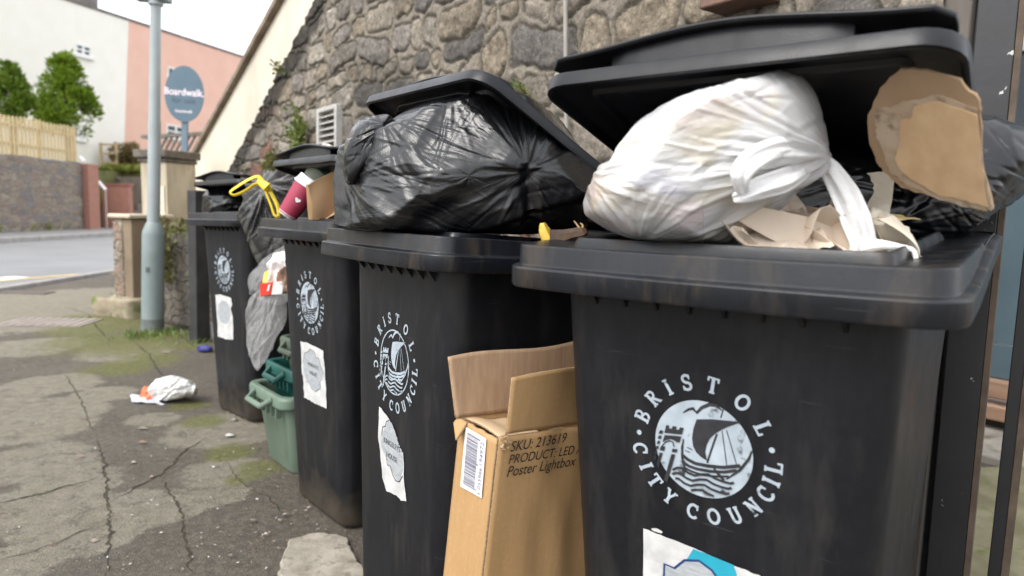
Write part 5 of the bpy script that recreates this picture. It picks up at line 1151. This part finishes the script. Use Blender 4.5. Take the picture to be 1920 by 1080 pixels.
# ------------------------------------------------------------------ banana
bn = thing('banana', 'rotten brown and yellow banana end on the rim of the nearest bin', 'banana', at(1055, 450, 1.12))
def bt(pts, rad, m, name, n=7): return px_tube(pts, 1.12, rad, bn, m, name, .85, n)
BY = M('banana_skin', (.62, .40, .05), (.10, .05, .02), 28, .55, lo=.42, hi=.6, bs=.2); BB = M('banana_rot', (.025, .014, .009), (.09, .048, .024), 30, .6, bs=.4)
bt([(1017, 418), (1020, 432), (1028, 448), (1046, 452)], [.005, .011, .014, .013], BY, 'peel', 5); bt([(1030, 446), (1050, 446), (1072, 440), (1092, 436), (1100, 432)], [.015, .015, .011, .011, .005], BB, 'rotten_flesh', 7)
bt([(1088, 434), (1084, 424), (1076, 414)], [.003, .002, .001], M('banana_fibre', (.42, .28, .12), (.5, .35, .18), 30, .8), 'fibre', 5); bt([(1090, 434), (1093, 424), (1088, 418)], [.003, .002, .001], MATS['banana_fibre'], 'fibre', 5)
# ------------------------------------------------------------------ things on the second farthest bin
def lathe_axis(mb, p, q, prof, n=28):
    """prof: (fraction along p->q, radius)."""
    p, q = Vector(p), Vector(q); d = (q - p).normalized(); u = d.orthogonal().normalized(); v = d.cross(u); L = (q - p).length
    mb.loft([[p + d * L * s + (u * math.cos(6.28318 * k / n) + v * math.sin(6.28318 * k / n)) * r for k in range(n)] for s, r in prof], True, True); return mb
YC = 2.33
a, c = at(538, 404, YC - .09), at(580, 344, YC - .08)
cup = thing('paper_cup', 'maroon ribbed paper coffee cup with a white lid and white heart', 'cup', a)
CUPM, t_, b_ = nodes_of('cup_maroon'); v_ = coords(t_); b_.inputs['Base Color'].default_value = (.30, .025, .06, 1); b_.inputs['Roughness'].default_value = .6
mb = MB(); ax = (c - a); n = 72; d = ax.normalized(); u = d.orthogonal().normalized(); v = d.cross(u)
rings = []
for s, r in ((.0, .029), (.03, .031), (.1, .0325), (.93, .0425), (.95, .0425)):
    rings.append([d * ax.length * s + (u * math.cos(6.28318 * k / n) + v * math.sin(6.28318 * k / n)) * (r + (.0007 if k % 2 else -.0003)) for k in range(n)])
mb.loft(rings, True, True).build('sleeve', CUPM, cup)
lathe_axis(MB(), d * ax.length * .88, d * ax.length * 1.13, [(0, .0445), (.05, .0465), (.2, .0465), (.25, .0445), (.75, .041), (.8, .042), (1, .040), (1, .034), (.9, .033)]).build('cup_lid', M('lid_white', (.74, .74, .73), (.8, .8, .79), 30, .4), cup)
lathe_axis(MB(), d * ax.length * -.015, d * ax.length * .06, [(0, .0285), (1, .0325)]).build('base_band', MATS['lid_white'], cup)
eye = (Vector((0, 0, EYE)) - a).normalized(); fr = (eye - d * eye.dot(d)).normalized(); sd_ = d.cross(fr).normalized()
def cuppt(x, y, e=.0006):
    s = .5 + y / ax.length; r = .0325 + .010 * (s - .1) / .83 + .0009 + e; an = x / r; return d * ax.length * s + (fr * math.cos(an) + sd_ * math.sin(an)) * r
hp = [(.0095 * 1.05 * (math.sin(q) ** 3), .0085 * (13 * math.cos(q) - 5 * math.cos(2 * q) - 2 * math.cos(3 * q) - math.cos(4 * q)) / 15) for q in np.linspace(0, 6.2832, 30, endpoint=False)]
mb = MB(); poly_fill(mb, [(-x, y) for x, y in hp], cuppt); mb.build('heart_mark', MATS['lid_white'], cup)
mb = MB(); strokes(mb, arc(0, 0, .0165, .0165, 0, 360, 30), .0012, cuppt); mb.build('ring_mark', M('cup_ring', (.42, .08, .12), (.45, .1, .14), 9, .6), cup)
a2, c2 = at(577, 352, YC + .06), at(622, 292, YC + .12)
pc_ = thing('drink_cup', 'clear cup with a dark green band wedged under the lid behind the maroon cup', 'cup', a2); ax = c2 - a2
lathe_axis(MB(), (0, 0, 0), ax * .42, [(0, .036), (1, .041)]).build('body', M('cup_pale', (.50, .58, .46), (.66, .70, .62), 40, .35), pc_)
lathe_axis(MB(), ax * .42, ax * .72, [(0, .0418), (1, .045)]).build('band', M('band_green', (.02, .075, .03), (.03, .10, .045), 60, .4, c3=(.4, .45, .4), s3=120, f3=(.66, .7)), pc_)
lathe_axis(MB(), ax * .72, ax * 1.1, [(0, .045), (1, .05)]).build('rim', M('cup_clear', (.22, .20, .17), (.36, .33, .29), 20, .2), pc_)
lathe_axis(MB(), ax * -.06, ax * .05, [(0, .037), (1, .037)]).build('base', M('cup_orange', (.62, .30, .04), (.70, .38, .06), 20, .4), pc_)
KRAFT = M('kraft_paper', (.40, .25, .125), (.47, .305, .165), 10, .8, bs=.12, bscale=60)
GK = 'pieces of a torn brown paper bag'
crumpled('crumpled brown paper bag spilling over the rim beside the maroon cup', KRAFT, (616, 374), 2.18, (.125, .08, .15), 5, 161, 1.022, 'paper_bag', 'paper bag', GK, 120, 1.25, .03)
paper('paper_bag', 'upright folded side of the brown paper bag next to the big black bag', M('kraft_inner', (.36, .22, .115), (.43, .27, .15), 10, .85), [(621, 321), (662, 318), (660, 378), (621, 376)], [2.30, 2.26, 2.22, 2.27], .012, .06, 50, 52, 'paper bag', GK)
paper('wrapper', 'yellow wrapper scrap under the brown paper bag', M('yellow_wrap', (.72, .45, .03), (.78, .52, .05), 20, .4), [(632, 376), (656, 374), (655, 396), (634, 394)], [2.22, 2.2, 2.15, 2.17], .010, .05, 30, 53, 'wrapper')
paper('wrapper', 'purple wrapper scrap beside the big black bag', M('purple_wrap', (.12, .03, .32), (.16, .05, .4), 20, .35), [(626, 396), (646, 388), (650, 412), (628, 412)], [2.19, 2.16, 2.12, 2.14], .012, .04, 30, 54, 'wrapper')
tag(grid_obj('wrapper', *(lambda W: (W - W.mean(0), 40, 24))(bag_surface([(592, 330), (610, 305), (650, 298), (668, 320), (660, 350), (630, 345)], (630, 325), 2.44, .05, 40, 24, facets=14, seed=61)[0]), M('grey_wrap', (.25, .23, .20), (.40, .37, .33), 9, .4), wrap_u=True), 'dull grey crumpled wrapping under the lid above the brown paper bag', 'wrapper').location = bag_surface([(592, 330), (610, 305), (650, 298), (668, 320), (660, 350), (630, 345)], (630, 325), 2.44, .05, 40, 24, facets=14, seed=61)[0].mean(0)

# ------------------------------------------------------------------ recycling boxes
def recycling_box(label, m, loc, rz, h=.33, sc=1.0):
    t = thing('recycling_box', label, 'recycling box', loc, rz, 'stacked recycling boxes'); mb = MB()
    def rg_(w_, d_, z, r=.05): return [Vector((x, y, z)) for x, y in rrect(-w_ * sc, w_ * sc, -d_ * sc, d_ * sc, r * sc)]
    mb.loft([rg_(.135, .19, 0, .045), rg_(.145, .20, .012, .05), rg_(.163, .235, h - .045), rg_(.166, .238, h - .042)], cap0=True)
    mb.loft([rg_(.166, .238, h - .042), rg_(.160, .232, h - .04), rg_(.142, .20, .02), rg_(.1, .1, .018)], cap1=True)
    mb.build('body', m, t)
    r = MB(); prof = [(.160, .232, h - .04), (.186, .258, h - .05), (.192, .264, h - .044), (.192, .264, h - .01), (.186, .258, h), (.166, .238, h), (.160, .232, h - .008), (.160, .232, h - .04)]
    r.loft([rg_(*q) for q in prof], smooth=False); 
    r.build('rim', m, t, bevel=.004)
    for s in (-1, 1): MB().tube([(-.09 * sc, s * .262 * sc, h - .02), (-.07 * sc, s * .30 * sc, h - .045), (.07 * sc, s * .30 * sc, h - .045), (.09 * sc, s * .262 * sc, h - .02)], .012, 8).build('handle', m, t)
    hd = MB()
    for x in np.linspace(-.12, .12, 6): hd.box((x * sc - .004, -.262 * sc, h - .09), (x * sc + .004, -.238 * sc, h - .05))
    hd.build('ribs', m, t); return t
BG1 = M('box_green_worn', (.10, .15, .11), (.15, .205, .155), 3, .55, bs=.08, c3=(.13, .15, .11), s3=9, f3=(.56, .72)); BG2 = M('box_teal', (.007, .060, .050), (.012, .085, .07), 6, .45, bs=.05); BG3 = M('box_sage', (.085, .115, .08), (.12, .15, .11), 4, .55, bs=.05)
q = Vector((-.785, 2.825, 0)); zz = Matrix.Rotation(R(-49), 3, 'Z')
recycling_box('large worn pale green recycling box at the bottom of the stack between two bins', BG1, q, R(-49))
recycling_box('dark teal recycling box nested inside the pale green box', BG2, q + zz @ Vector((.015, .0, .095)), R(-49), .33, .80)
recycling_box('sage green recycling box on top of the teal box', BG3, q + zz @ Vector((.05, .03, .20)), R(-47), .33, .74)
# torn see-through bag with packaging
ctr = (500, 590); k = 2.62 / F_PX
rg = np.random.default_rng(77)
fo = scatter(rg, ctr, (455, 480, 540, 690), 40, 70, 14, 60, 160, k, .005, .014, .004, .012)
bag('torn_bag', 'torn clear plastic bag of packaging hanging between the two farthest bins', GB, CLEAR, [(454, 688), (453, 650), (462, 600), (476, 550), (495, 548), (530, 552), (533, 590), (524, 630), (506, 665), (484, 694), (466, 700)], ctr, 2.56, .06, fo, nu=200, nv=110, facets=20, seed=71, noise_amp=.012, pw=.6)
tb_ = bpy.data.objects['torn_bag']
ctr = (505, 520); fo = scatter(rg, ctr, (470, 470, 540, 560), 16, 60, 14, 40, 90, k, .004, .012, .003, .01)
W, _, _ = bag_surface([(466, 528), (485, 502), (510, 478), (534, 458), (556, 470), (560, 520), (545, 560), (510, 570), (488, 565)], ctr, 2.68, .06, 120, 70, facets=16, folds=fo, seed=72, noise_amp=.01); grid_obj('bag_mouth', W - np.array(tb_.location), 120, 70, CLEAR, parent=tb_, wrap_u=True)
WP = M('white_pack', (.70, .69, .66), (.78, .77, .74), 20, .6)
paper('food_wrapper', 'white crumpled packaging in the mouth of the torn bag', WP, [(508, 478), (538, 470), (540, 530), (498, 530)], [2.58, 2.56, 2.54, 2.56], .016, .05, 44, 73, 'packaging')
paper('food_wrapper', 'brown crumpled paper bag in the torn bag mouth', M('brown_pack', (.16, .09, .06), (.24, .15, .10), 20, .7), [(516, 512), (540, 500), (542, 548), (520, 545)], [2.54, 2.52, 2.51, 2.53], .016, .04, 40, 74, 'packaging')
paper('food_wrapper', 'yellow scrap of packaging above the red carton', MATS['yellow_wrap'], [(494, 510), (503, 506), (501, 530), (493, 530)], [2.55, 2.55, 2.53, 2.54], .008, .05, 24, 75, 'packaging')
rc_ = thing('food_carton', 'red and white food carton poking from the torn bag', 'carton', at(508, 542, 2.50)); f_ = lambda x, y, Y=2.50: at(x, y, Y) - rc_.location
MB().prism([f_(487, 532), (f_(512, 529)), f_(508, 552), f_(488, 557)], RT * .0 + Vector((.01, .05, .0))).build('red_end', M('carton_red', (.62, .03, .015), (.70, .05, .02), 20, .45), rc_, bevel=.002)
MB().prism([f_(512.3, 529), f_(520, 530), f_(531, 538), f_(529, 552), f_(508.3, 553)], Vector((.01, .05, 0))).build('white_end', WP, rc_, bevel=.002)
MB().prism([f_(503, 534, 2.498), f_(507, 533.6, 2.498), f_(504, 545, 2.498), f_(500, 546, 2.498)], Vector((0, .0015, 0))).build('white_stripe', WP, rc_)

# ------------------------------------------------------------------ tall cardboard box
KB = None
m, t, b = nodes_of('corrugated_board'); v = coords(t)
c_ = ramp(t, noise(t, v, 3, 5), [(.3, (.37, .22, .095)), (.7, (.45, .28, .13))]); c_ = mixc(t, ramp(t, noise(t, coords(t, (30, 30, 1.2)), 5, 3), [(.5, 0.), (.75, .25)]), c_, (.30, .18, .085)); c_ = mixc(t, ramp(t, noise(t, v, 130, 3), [(.5, 0.), (.8, .3)]), c_, (.52, .36, .20))
t.links.new(c_, b.inputs['Base Color']); b.inputs['Roughness'].default_value = .8; b.inputs['Specular IOR Level'].default_value = .3
wv_ = N(t, 'TexWave', wave_type='BANDS', bands_direction='Z'); wv_.inputs['Scale'].default_value = .1
bump(t, b, noise(t, coords(t, (1, 1, .15)), 22, 4), .25, .006); bump(t, b, noise(t, v, 200, 2), .08, .002); KB = m
KBI = M('corrugated_inner', (.37, .24, .145), (.44, .30, .19), 8, .85, stretch=(14, 14, .8), bs=.25, bscale=3, bdist=.004); KBE = M('corrugated_edge', (.26, .17, .09), (.42, .29, .17), 260, .95, bs=.6, bscale=300)
top = at(934, 818, 1.10); TILT = Matrix.Rotation(R(4.8), 4, 'Y') @ Matrix.Rotation(R(38), 4, 'Z')
axz = TILT @ Vector((0, 0, 1)); hb = top.z / axz.z; bs_ = top - axz * hb
cbx = thing('cardboard_box', 'tall open cardboard box with a barcode label standing between the two nearest bins', 'box'); cbx.matrix_world = Matrix.Translation(bs_) @ TILT
BW_, BD_, TH = .335, .113, .004
def wob(x0, x1, z0, z1, nx_, nz_, fn, m, name, th=TH, axis='y'):
    """A sheet of board (nx x nz) from fn(u,v) with thickness."""
    U_, V_ = np.meshgrid(np.linspace(0, 1, nx_), np.linspace(0, 1, nz_), indexing='ij'); P_ = np.array([fn(u, v) for u, v in zip(U_.ravel(), V_.ravel())])
    o = grid_obj(name, P_, nx_, nz_, m, parent=cbx); o.modifiers.new('thick', 'SOLIDIFY').thickness = th; o.modifiers['thick'].offset = 0; o.data.materials.append(KBE); o.modifiers['thick'].material_offset_rim = 1; return o
rgb_ = np.random.default_rng(4)
def dent(x, z, s=1): return .0035 * math.sin(x * 23 + 1 + z * 7) * math.sin(z * 9 + 2) * s
wob(0, 1, 0, 1, 30, 60, lambda u, v: (.001 + u * (BW_ - .001), -.001 + dent(u, v) * (1 - abs(2 * u - 1)), .002 + v * (hb - .004)), KB, 'front_panel')
wob(0, 1, 0, 1, 16, 60, lambda u, v: (-.001 + dent(u + 3, v) * (1 - abs(2 * u - 1)), -.001 + u * (BD_ - .001), .002 + v * (hb - .006)), KB, 'side_panel')
wob(0, 1, 0, 1, 10, 30, lambda u, v: (u * BW_, BD_, .002 + v * (hb - .004)), KB, 'back_panel'); wob(0, 1, 0, 1, 8, 30, lambda u, v: (BW_, .0025 + u * (BD_ - .005), .002 + v * (hb - .004)), KB, 'side_panel')
MB().box((.003, .003, 0), (BW_ - .003, BD_ - .003, .004)).build('bottom', KB, cbx)
wob(0, 1, 0, 1, 20, 14, lambda u, v: (.006 + u * .105 - .012 * v * 0, .005 + v * (BD_ - .012), hb - .005 - .012 * u + .004 * math.sin(v * 3) + .002 * math.sin(u * 9)), M('board_top_lit', (.50, .36, .22), (.56, .41, .26), 6, .85, bs=.1), 'folded_flap')  # flap paler than the other board: light from above painted into its colour
wob(0, 1, 0, 1, 40, 16, lambda u, v: (-.012 + u * (BW_ + .01) - .018 * v, BD_ - .001 + .016 * v + .004 * math.sin(u * 8) * v, hb - .002 + v * (.104 + .030 * u + .005 * math.sin(u * 5 + 1))), KBI, 'back_flap')
wob(0, 1, 0, 1, 40, 16, lambda u, v: (.016 + u * (BW_ - .018) - .006 * v, -.001 - .008 * v + .003 * math.sin(u * 9 + 2) * v, hb + .003 + .0 * v + v * (.098 + .022 * u + .004 * math.sin(u * 6))), KB, 'front_flap')
wob(0, 1, 0, 1, 8, 8, lambda u, v: (-.004 - .020 * v * (1 - .6 * u), BD_ - .028 + u * .03, hb - .004 - .030 * v * (1 - u * .7)), KB, 'torn_tab')
mb = MB()
for k in range(16): p = Vector((random.uniform(0, .022), random.uniform(-.004, .004), hb - random.uniform(0, .026))); mb.add([p, p + Vector((random.uniform(.002, .008), random.uniform(-.007, -.002), random.uniform(-.004, .008))), p + Vector((random.uniform(.0, .008), random.uniform(-.006, 0), random.uniform(.003, .012)))], [(0, 1, 2)])
mb.build('torn_corner', KBE, cbx)
def bpix(px, py, side):
    Mi = cbx.matrix_basis.inverted(); o = Mi @ Vector((0, 0, EYE)); d_ = Mi.to_3x3() @ ray(px, py); i = 1 if side == 'front' else 0; p = o + d_ * (-o[i] / d_[i]); return (p.x, p.z) if side == 'front' else (p.y, p.z)
FT = M('print_ink', (.018, .016, .015), (.03, .026, .022), 60, .7)
def fit_text(parent, m, body, q0, q1, pl, shear=0, vs_=1.0, name='lettering'):
    vs, fs = text_mesh(body, 1, shear, 'LEFT'); xs = [p[0] for p in vs]; x0, x1 = min(xs), max(xs); dx, dz = q1[0] - q0[0], q1[1] - q0[1]; s = 1 / (x1 - x0)
    y0 = min(p[1] for p in text_mesh('H', 1, 0, 'LEFT')[0])
    mb = MB(); mb.add([pl(q0[0] + dx * (u - x0) * s - dz * (v - y0) * s * vs_, q0[1] + dz * (u - x0) * s + dx * (v - y0) * s * vs_) for u, v in vs], fs); return mb.build(name, m, parent)
pf_ = lambda x, z: Vector((x, -.0060 - .0005, z))
for body, a, c in (('SKU: 213619', (952.6, 844.8), (1057, 826.5)), ('PRODUCT: LED A', (949, 868), (1086, 846.5)), ('Poster Lightbox', (946, 891.6), (1074, 870))): fit_text(cbx, FT, body, bpix(*a, 'front'), bpix(*c, 'front'), pf_, .22, 1.08)
ps_ = lambda y, z, e=.0058: Vector((-e, y, z))
cor = [bpix(*q, 'side') for q in ((878, 799), (917, 822), (908, 933), (868, 911))]
lb_ = MB(); lb_.add([ps_(*q) for q in cor], [(0, 1, 2, 3)]); lab = lb_.build('barcode_label', M('label_white', (.66, .66, .67), (.72, .72, .73), 30, .5), cbx)
def lq(s, r): # s along the label's long way (0 top..1 bottom), r across (0 left..1 right)
    tl, tr_, br, bl = [Vector(q) for q in cor]; p = (tl * (1 - r) + tr_ * r) * (1 - s) + (bl * (1 - r) + br * r) * s; return p.x, p.y
mb = MB(); s = .06
while s < .93:
    wd_ = random.choice([.006, .006, .012, .018]); r1 = .66 if not (abs(s - .5) < .014 or s < .085 or s > .905) else .74
    mb.add([ps_(*lq(s, .12), .0062), ps_(*lq(s, r1), .0062), ps_(*lq(s + wd_, r1), .0062), ps_(*lq(s + wd_, .12), .0062)], [(0, 1, 2, 3)]); s += wd_ + random.choice([.006, .009, .013])
mb.build('bars', M('bar_ink', (.03, .03, .07), (.05, .05, .10), 40, .6), lab)
for body, s0, s1 in (('5', .975, .935), ('055986', .88, .52), ('194972', .47, .09)): fit_text(lab, MATS['bar_ink'], body, lq(s0, .92), lq(s1, .92), lambda y, z: ps_(y, z, .0062), 0, -1.0)

# ------------------------------------------------------------------ litter on the ground
lg = gp(330, 752); ctr = (322, 732); Yl = lg.y; k = Yl / F_PX
rg = np.random.default_rng(99); fo = scatter(rg, ctr, (285, 708, 368, 755), 34, 15, 40, 20, 60, k, .006, .016, .005, .014)
bag('litter_bag', 'scrunched white plastic bag lying on the pavement by the bins', None, film('litter_film', (.62, .61, .59), (.74, .73, .71), .35, crinkle=.6, tint=[((.40, .34, .28), 9, .62, .72)]), [(282, 748), (276, 728), (290, 713), (312, 706), (340, 706), (362, 714), (371, 726), (370, 740), (352, 746), (330, 754), (305, 760)], ctr, Yl, .10, fo, floor=.002, nu=160, nv=80, facets=26, seed=81, noise_amp=.014)
lb2 = bpy.data.objects['litter_bag']
paper('printed_sleeve', '', M('orange_print', (.62, .10, .03), (.70, .18, .06), 30, .5), [(268, 728), (288, 722), (284, 748), (262, 748)], [Yl, Yl + .02, Yl - .06, Yl - .04], .02, .06, 30, 82, parent=lb2); paper('crushed_end', '', M('grey_print', (.34, .35, .40), (.5, .5, .52), 30, .5), [(243, 742), (280, 738), (310, 758), (246, 754)], [Yl, Yl, Yl - .09, Yl - .07], .015, .06, 30, 83, parent=lb2)
lg = gp(382, 660); bag('litter_scrap', 'small dark blue crumpled wrapper on the ground beside the farthest bin', None, film('blue_film', (.02, .022, .14), (.03, .035, .2), .4, crinkle=.6), [(368, 658), (372, 648), (386, 644), (397, 648), (398, 660), (382, 664)], (384, 655), lg.y, .05, [], floor=.002, nu=60, nv=30, facets=12, seed=85, noise_amp=.01)
lg = gp(396, 640); bag('litter_scrap', 'small white crumpled wrapper against the side of the farthest bin', None, film('white_scrap', (.6, .58, .55), (.7, .68, .65), .5, crinkle=.4), [(384, 640), (385, 610), (388, 596), (396, 600), (398, 642)], (391, 620), lg.y + .05, .03, [], nu=60, nv=30, facets=12, seed=86, noise_amp=.01)
mb = MB()
def flake(px, py, r, z=.008):
    g = gp(px, py); n_ = random.randint(4, 7); a0 = random.uniform(0, 6.28); el = random.uniform(.35, .9); h = r * random.uniform(.2, .6)
    pts = [(g.x + r * random.uniform(.7, 1.2) * math.cos(a0 + 6.283 * i / n_), g.y + el * r * random.uniform(.7, 1.2) * math.sin(a0 + 6.283 * i / n_), z + random.uniform(-.002, .004)) for i in range(n_)]
    mb.add(pts + [(g.x, g.y, z + h)], [(i, (i + 1) % n_, n_) for i in range(n_)])
for k in range(300): flake(random.uniform(-20, 700), 640 + 440 * random.random() ** .7, random.uniform(.002, .006))
for k in range(90): flake(random.uniform(380, 720), random.uniform(830, 1075), random.uniform(.003, .009))
for q in ((270, 806, .03), (268, 832, .02), (150, 858, .018), (178, 1017, .013), (285, 897, .014), (430, 820, .03), (250, 870, .012), (375, 905, .008), (500, 1005, .008), (535, 968, .012), (475, 980, .014), (440, 790, .02), (310, 662, .03)): flake(*q)
fm, t, b = nodes_of('litter_crumb'); v = coords(t); vo = N(t, 'TexVoronoi'); vo.inputs['Scale'].default_value = 9; t.links.new(v, vo.inputs['Vector']); sp_ = N(t, 'SeparateColor'); t.links.new(vo.outputs['Color'], sp_.inputs[0]); t.links.new(ramp(t, sp_.outputs[0], [(.0, (.10, .08, .06)), (.35, (.19, .165, .13)), (.55, (.16, .08, .04)), (.8, (.27, .25, .22)), (1., (.5, .49, .46))]), b.inputs['Base Color'])
tag(mb.build('gravel', fm), kind='stuff')

# ------------------------------------------------------------------ doorway on the right
DX = -WT; dz_ = at(1848, 705, 3.44); dr = thing('door', 'blue-grey painted boarded door up a step beyond the nearest bin', 'door', dz_, math.atan2(DX.y, DX.x))
# local x runs to the right along the door, local y goes into the wall
DB = M('door_blue', (.075, .115, .14), (.095, .14, .165), 3, .45, bs=.06)
MB().box((-1.1, 0, .178), (1.5, .05, 1.20)).build('panel', DB, dr, bevel=.003); MB().box((-1.1, .002, 0), (1.5, .052, .172)).build('kick_board', DB, dr, bevel=.003)
MB().box((-1.1, .012, 1.203), (1.5, .05, 1.62)).build('glazing', GL, dr); MB().box((-1.1, -.004, 1.623), (1.5, .05, 1.70)).build('mid_rail', M('rail_paint', (.30, .34, .36), (.36, .40, .42), 4, .5), dr); MB().box((-1.1, 0, 1.703), (1.5, .05, 3.6)).build('upper_panel', DB, dr)
th_ = thing('door_sill', 'worn reddish wooden sill boards under the blue-grey door', 'sill', dz_, math.atan2(DX.y, DX.x)); TW = M('sill_timber', (.26, .15, .095), (.36, .235, .16), 5, .75, stretch=(.6, 6, 6), bs=.3)
for z0, z1, y0 in ((-.095, -.005, -.06), (-.20, -.125, -.09)): MB().box((-1.1, y0, z0), (1.5, .08, z1)).build('board', TW, th_, bevel=.008)
MB().box((-1.1, -.0, -.5), (1.5, .3, -.202)).build('void_shade', M('dark_gap', (.03, .025, .02), (.05, .04, .03), 9, .95), th_)  # dark block painted as the shade of the void under the sill
sp2 = at(1850, 852, 2.96); st2 = thing('door_step', 'pale worn concrete step below the blue-grey door', 'step', (sp2.x, sp2.y, 0), math.atan2(DX.y, DX.x)); MB().box((-1.2, 0, -.02), (1.6, .62, sp2.z)).build('step_block', M('step_concrete', (.22, .20, .17), (.32, .295, .255), 6, .9, bs=.4, c3=(.14, .12, .08), s3=9), st2, bevel=.012)
moss_ground = MB().prism([gp(1700, 1100) * 1, gp(2100, 1100) * 1, gp(2100, 885) * 1, gp(1700, 885) * 1], (0, 0, -.02)); mg = moss_ground.build('mossy_paving', M('mossy_concrete', (.13, .115, .06), (.20, .18, .11), 7, .95, bs=.6, bscale=120, c3=(.10, .12, .03), s3=16)); mg.location = (0, 0, .022); struct(mg)
fr_ = thing('door_frame', 'weathered grey-brown timber door frame at the end of the stone wall', 'door frame', wpt(.70, 0, -.03), math.atan2(DX.y, DX.x))
MB().box((-.02, -.02, 0), (.05, .06, 3.2)).build('jamb', M('grey_jamb', (.085, .075, .065), (.15, .13, .11), 4, .85, stretch=(3, 3, .5), bs=.3, bscale=30), fr_, bevel=.004); MB().box((.052, .0, 0), (.062, .05, 3.2)).build('stop', M('black_timber', (0, 0, 0)), fr_)

BP = M('black_gloss_paint', (.012, .012, .013), (.018, .018, .02), 6, .38, bs=.15, bscale=26, c3=(.45, .44, .43), s3=34, f3=(.70, .73)); RUST = M('rusty_edge', (.065, .045, .03), (.11, .08, .055), 20, .8, bs=.2)
def gate_post(label, c, wd, e, h, zb=0):
    t = thing('gate_post', label, 'gate post', c, R(-37), 'black painted gate posts'); MB().box((-wd / 2, -.02, zb), (wd / 2, .03, h)).build('face', BP, t, bevel=.002); MB().box((wd / 2 + .0005, -.018, zb), (wd / 2 + e, .03, h)).build('edge', RUST, t, bevel=.001); return t
c1 = at(1831, 520, 1.40); gpt = gate_post('tall black painted post with flaked white specks right beside the nearest bin', (c1.x, c1.y, 0), .066, .012, 3.0); gpt.rotation_euler = (0, R(-.4), R(-37))
bpy.context.view_layer.update(); gi = gpt.matrix_world.inverted(); hb_ = at(1860, 506, 1.40)
MB().loft([[gi @ (hb_ + (RT * math.cos(6.28318 * q / 16) + UP * math.sin(6.28318 * q / 16)) * r - FWD * y) for q in range(16)] for r, y in ((.011, -.03), (.011, .008), (.008, .012))], True, True).build('hinge_bolt', RUST, gpt)
c1 = at(1889, 850, 1.5); g2 = gate_post('slimmer black post at the right edge of the view', (c1.x, c1.y, 0), .024, .016, 2.6)
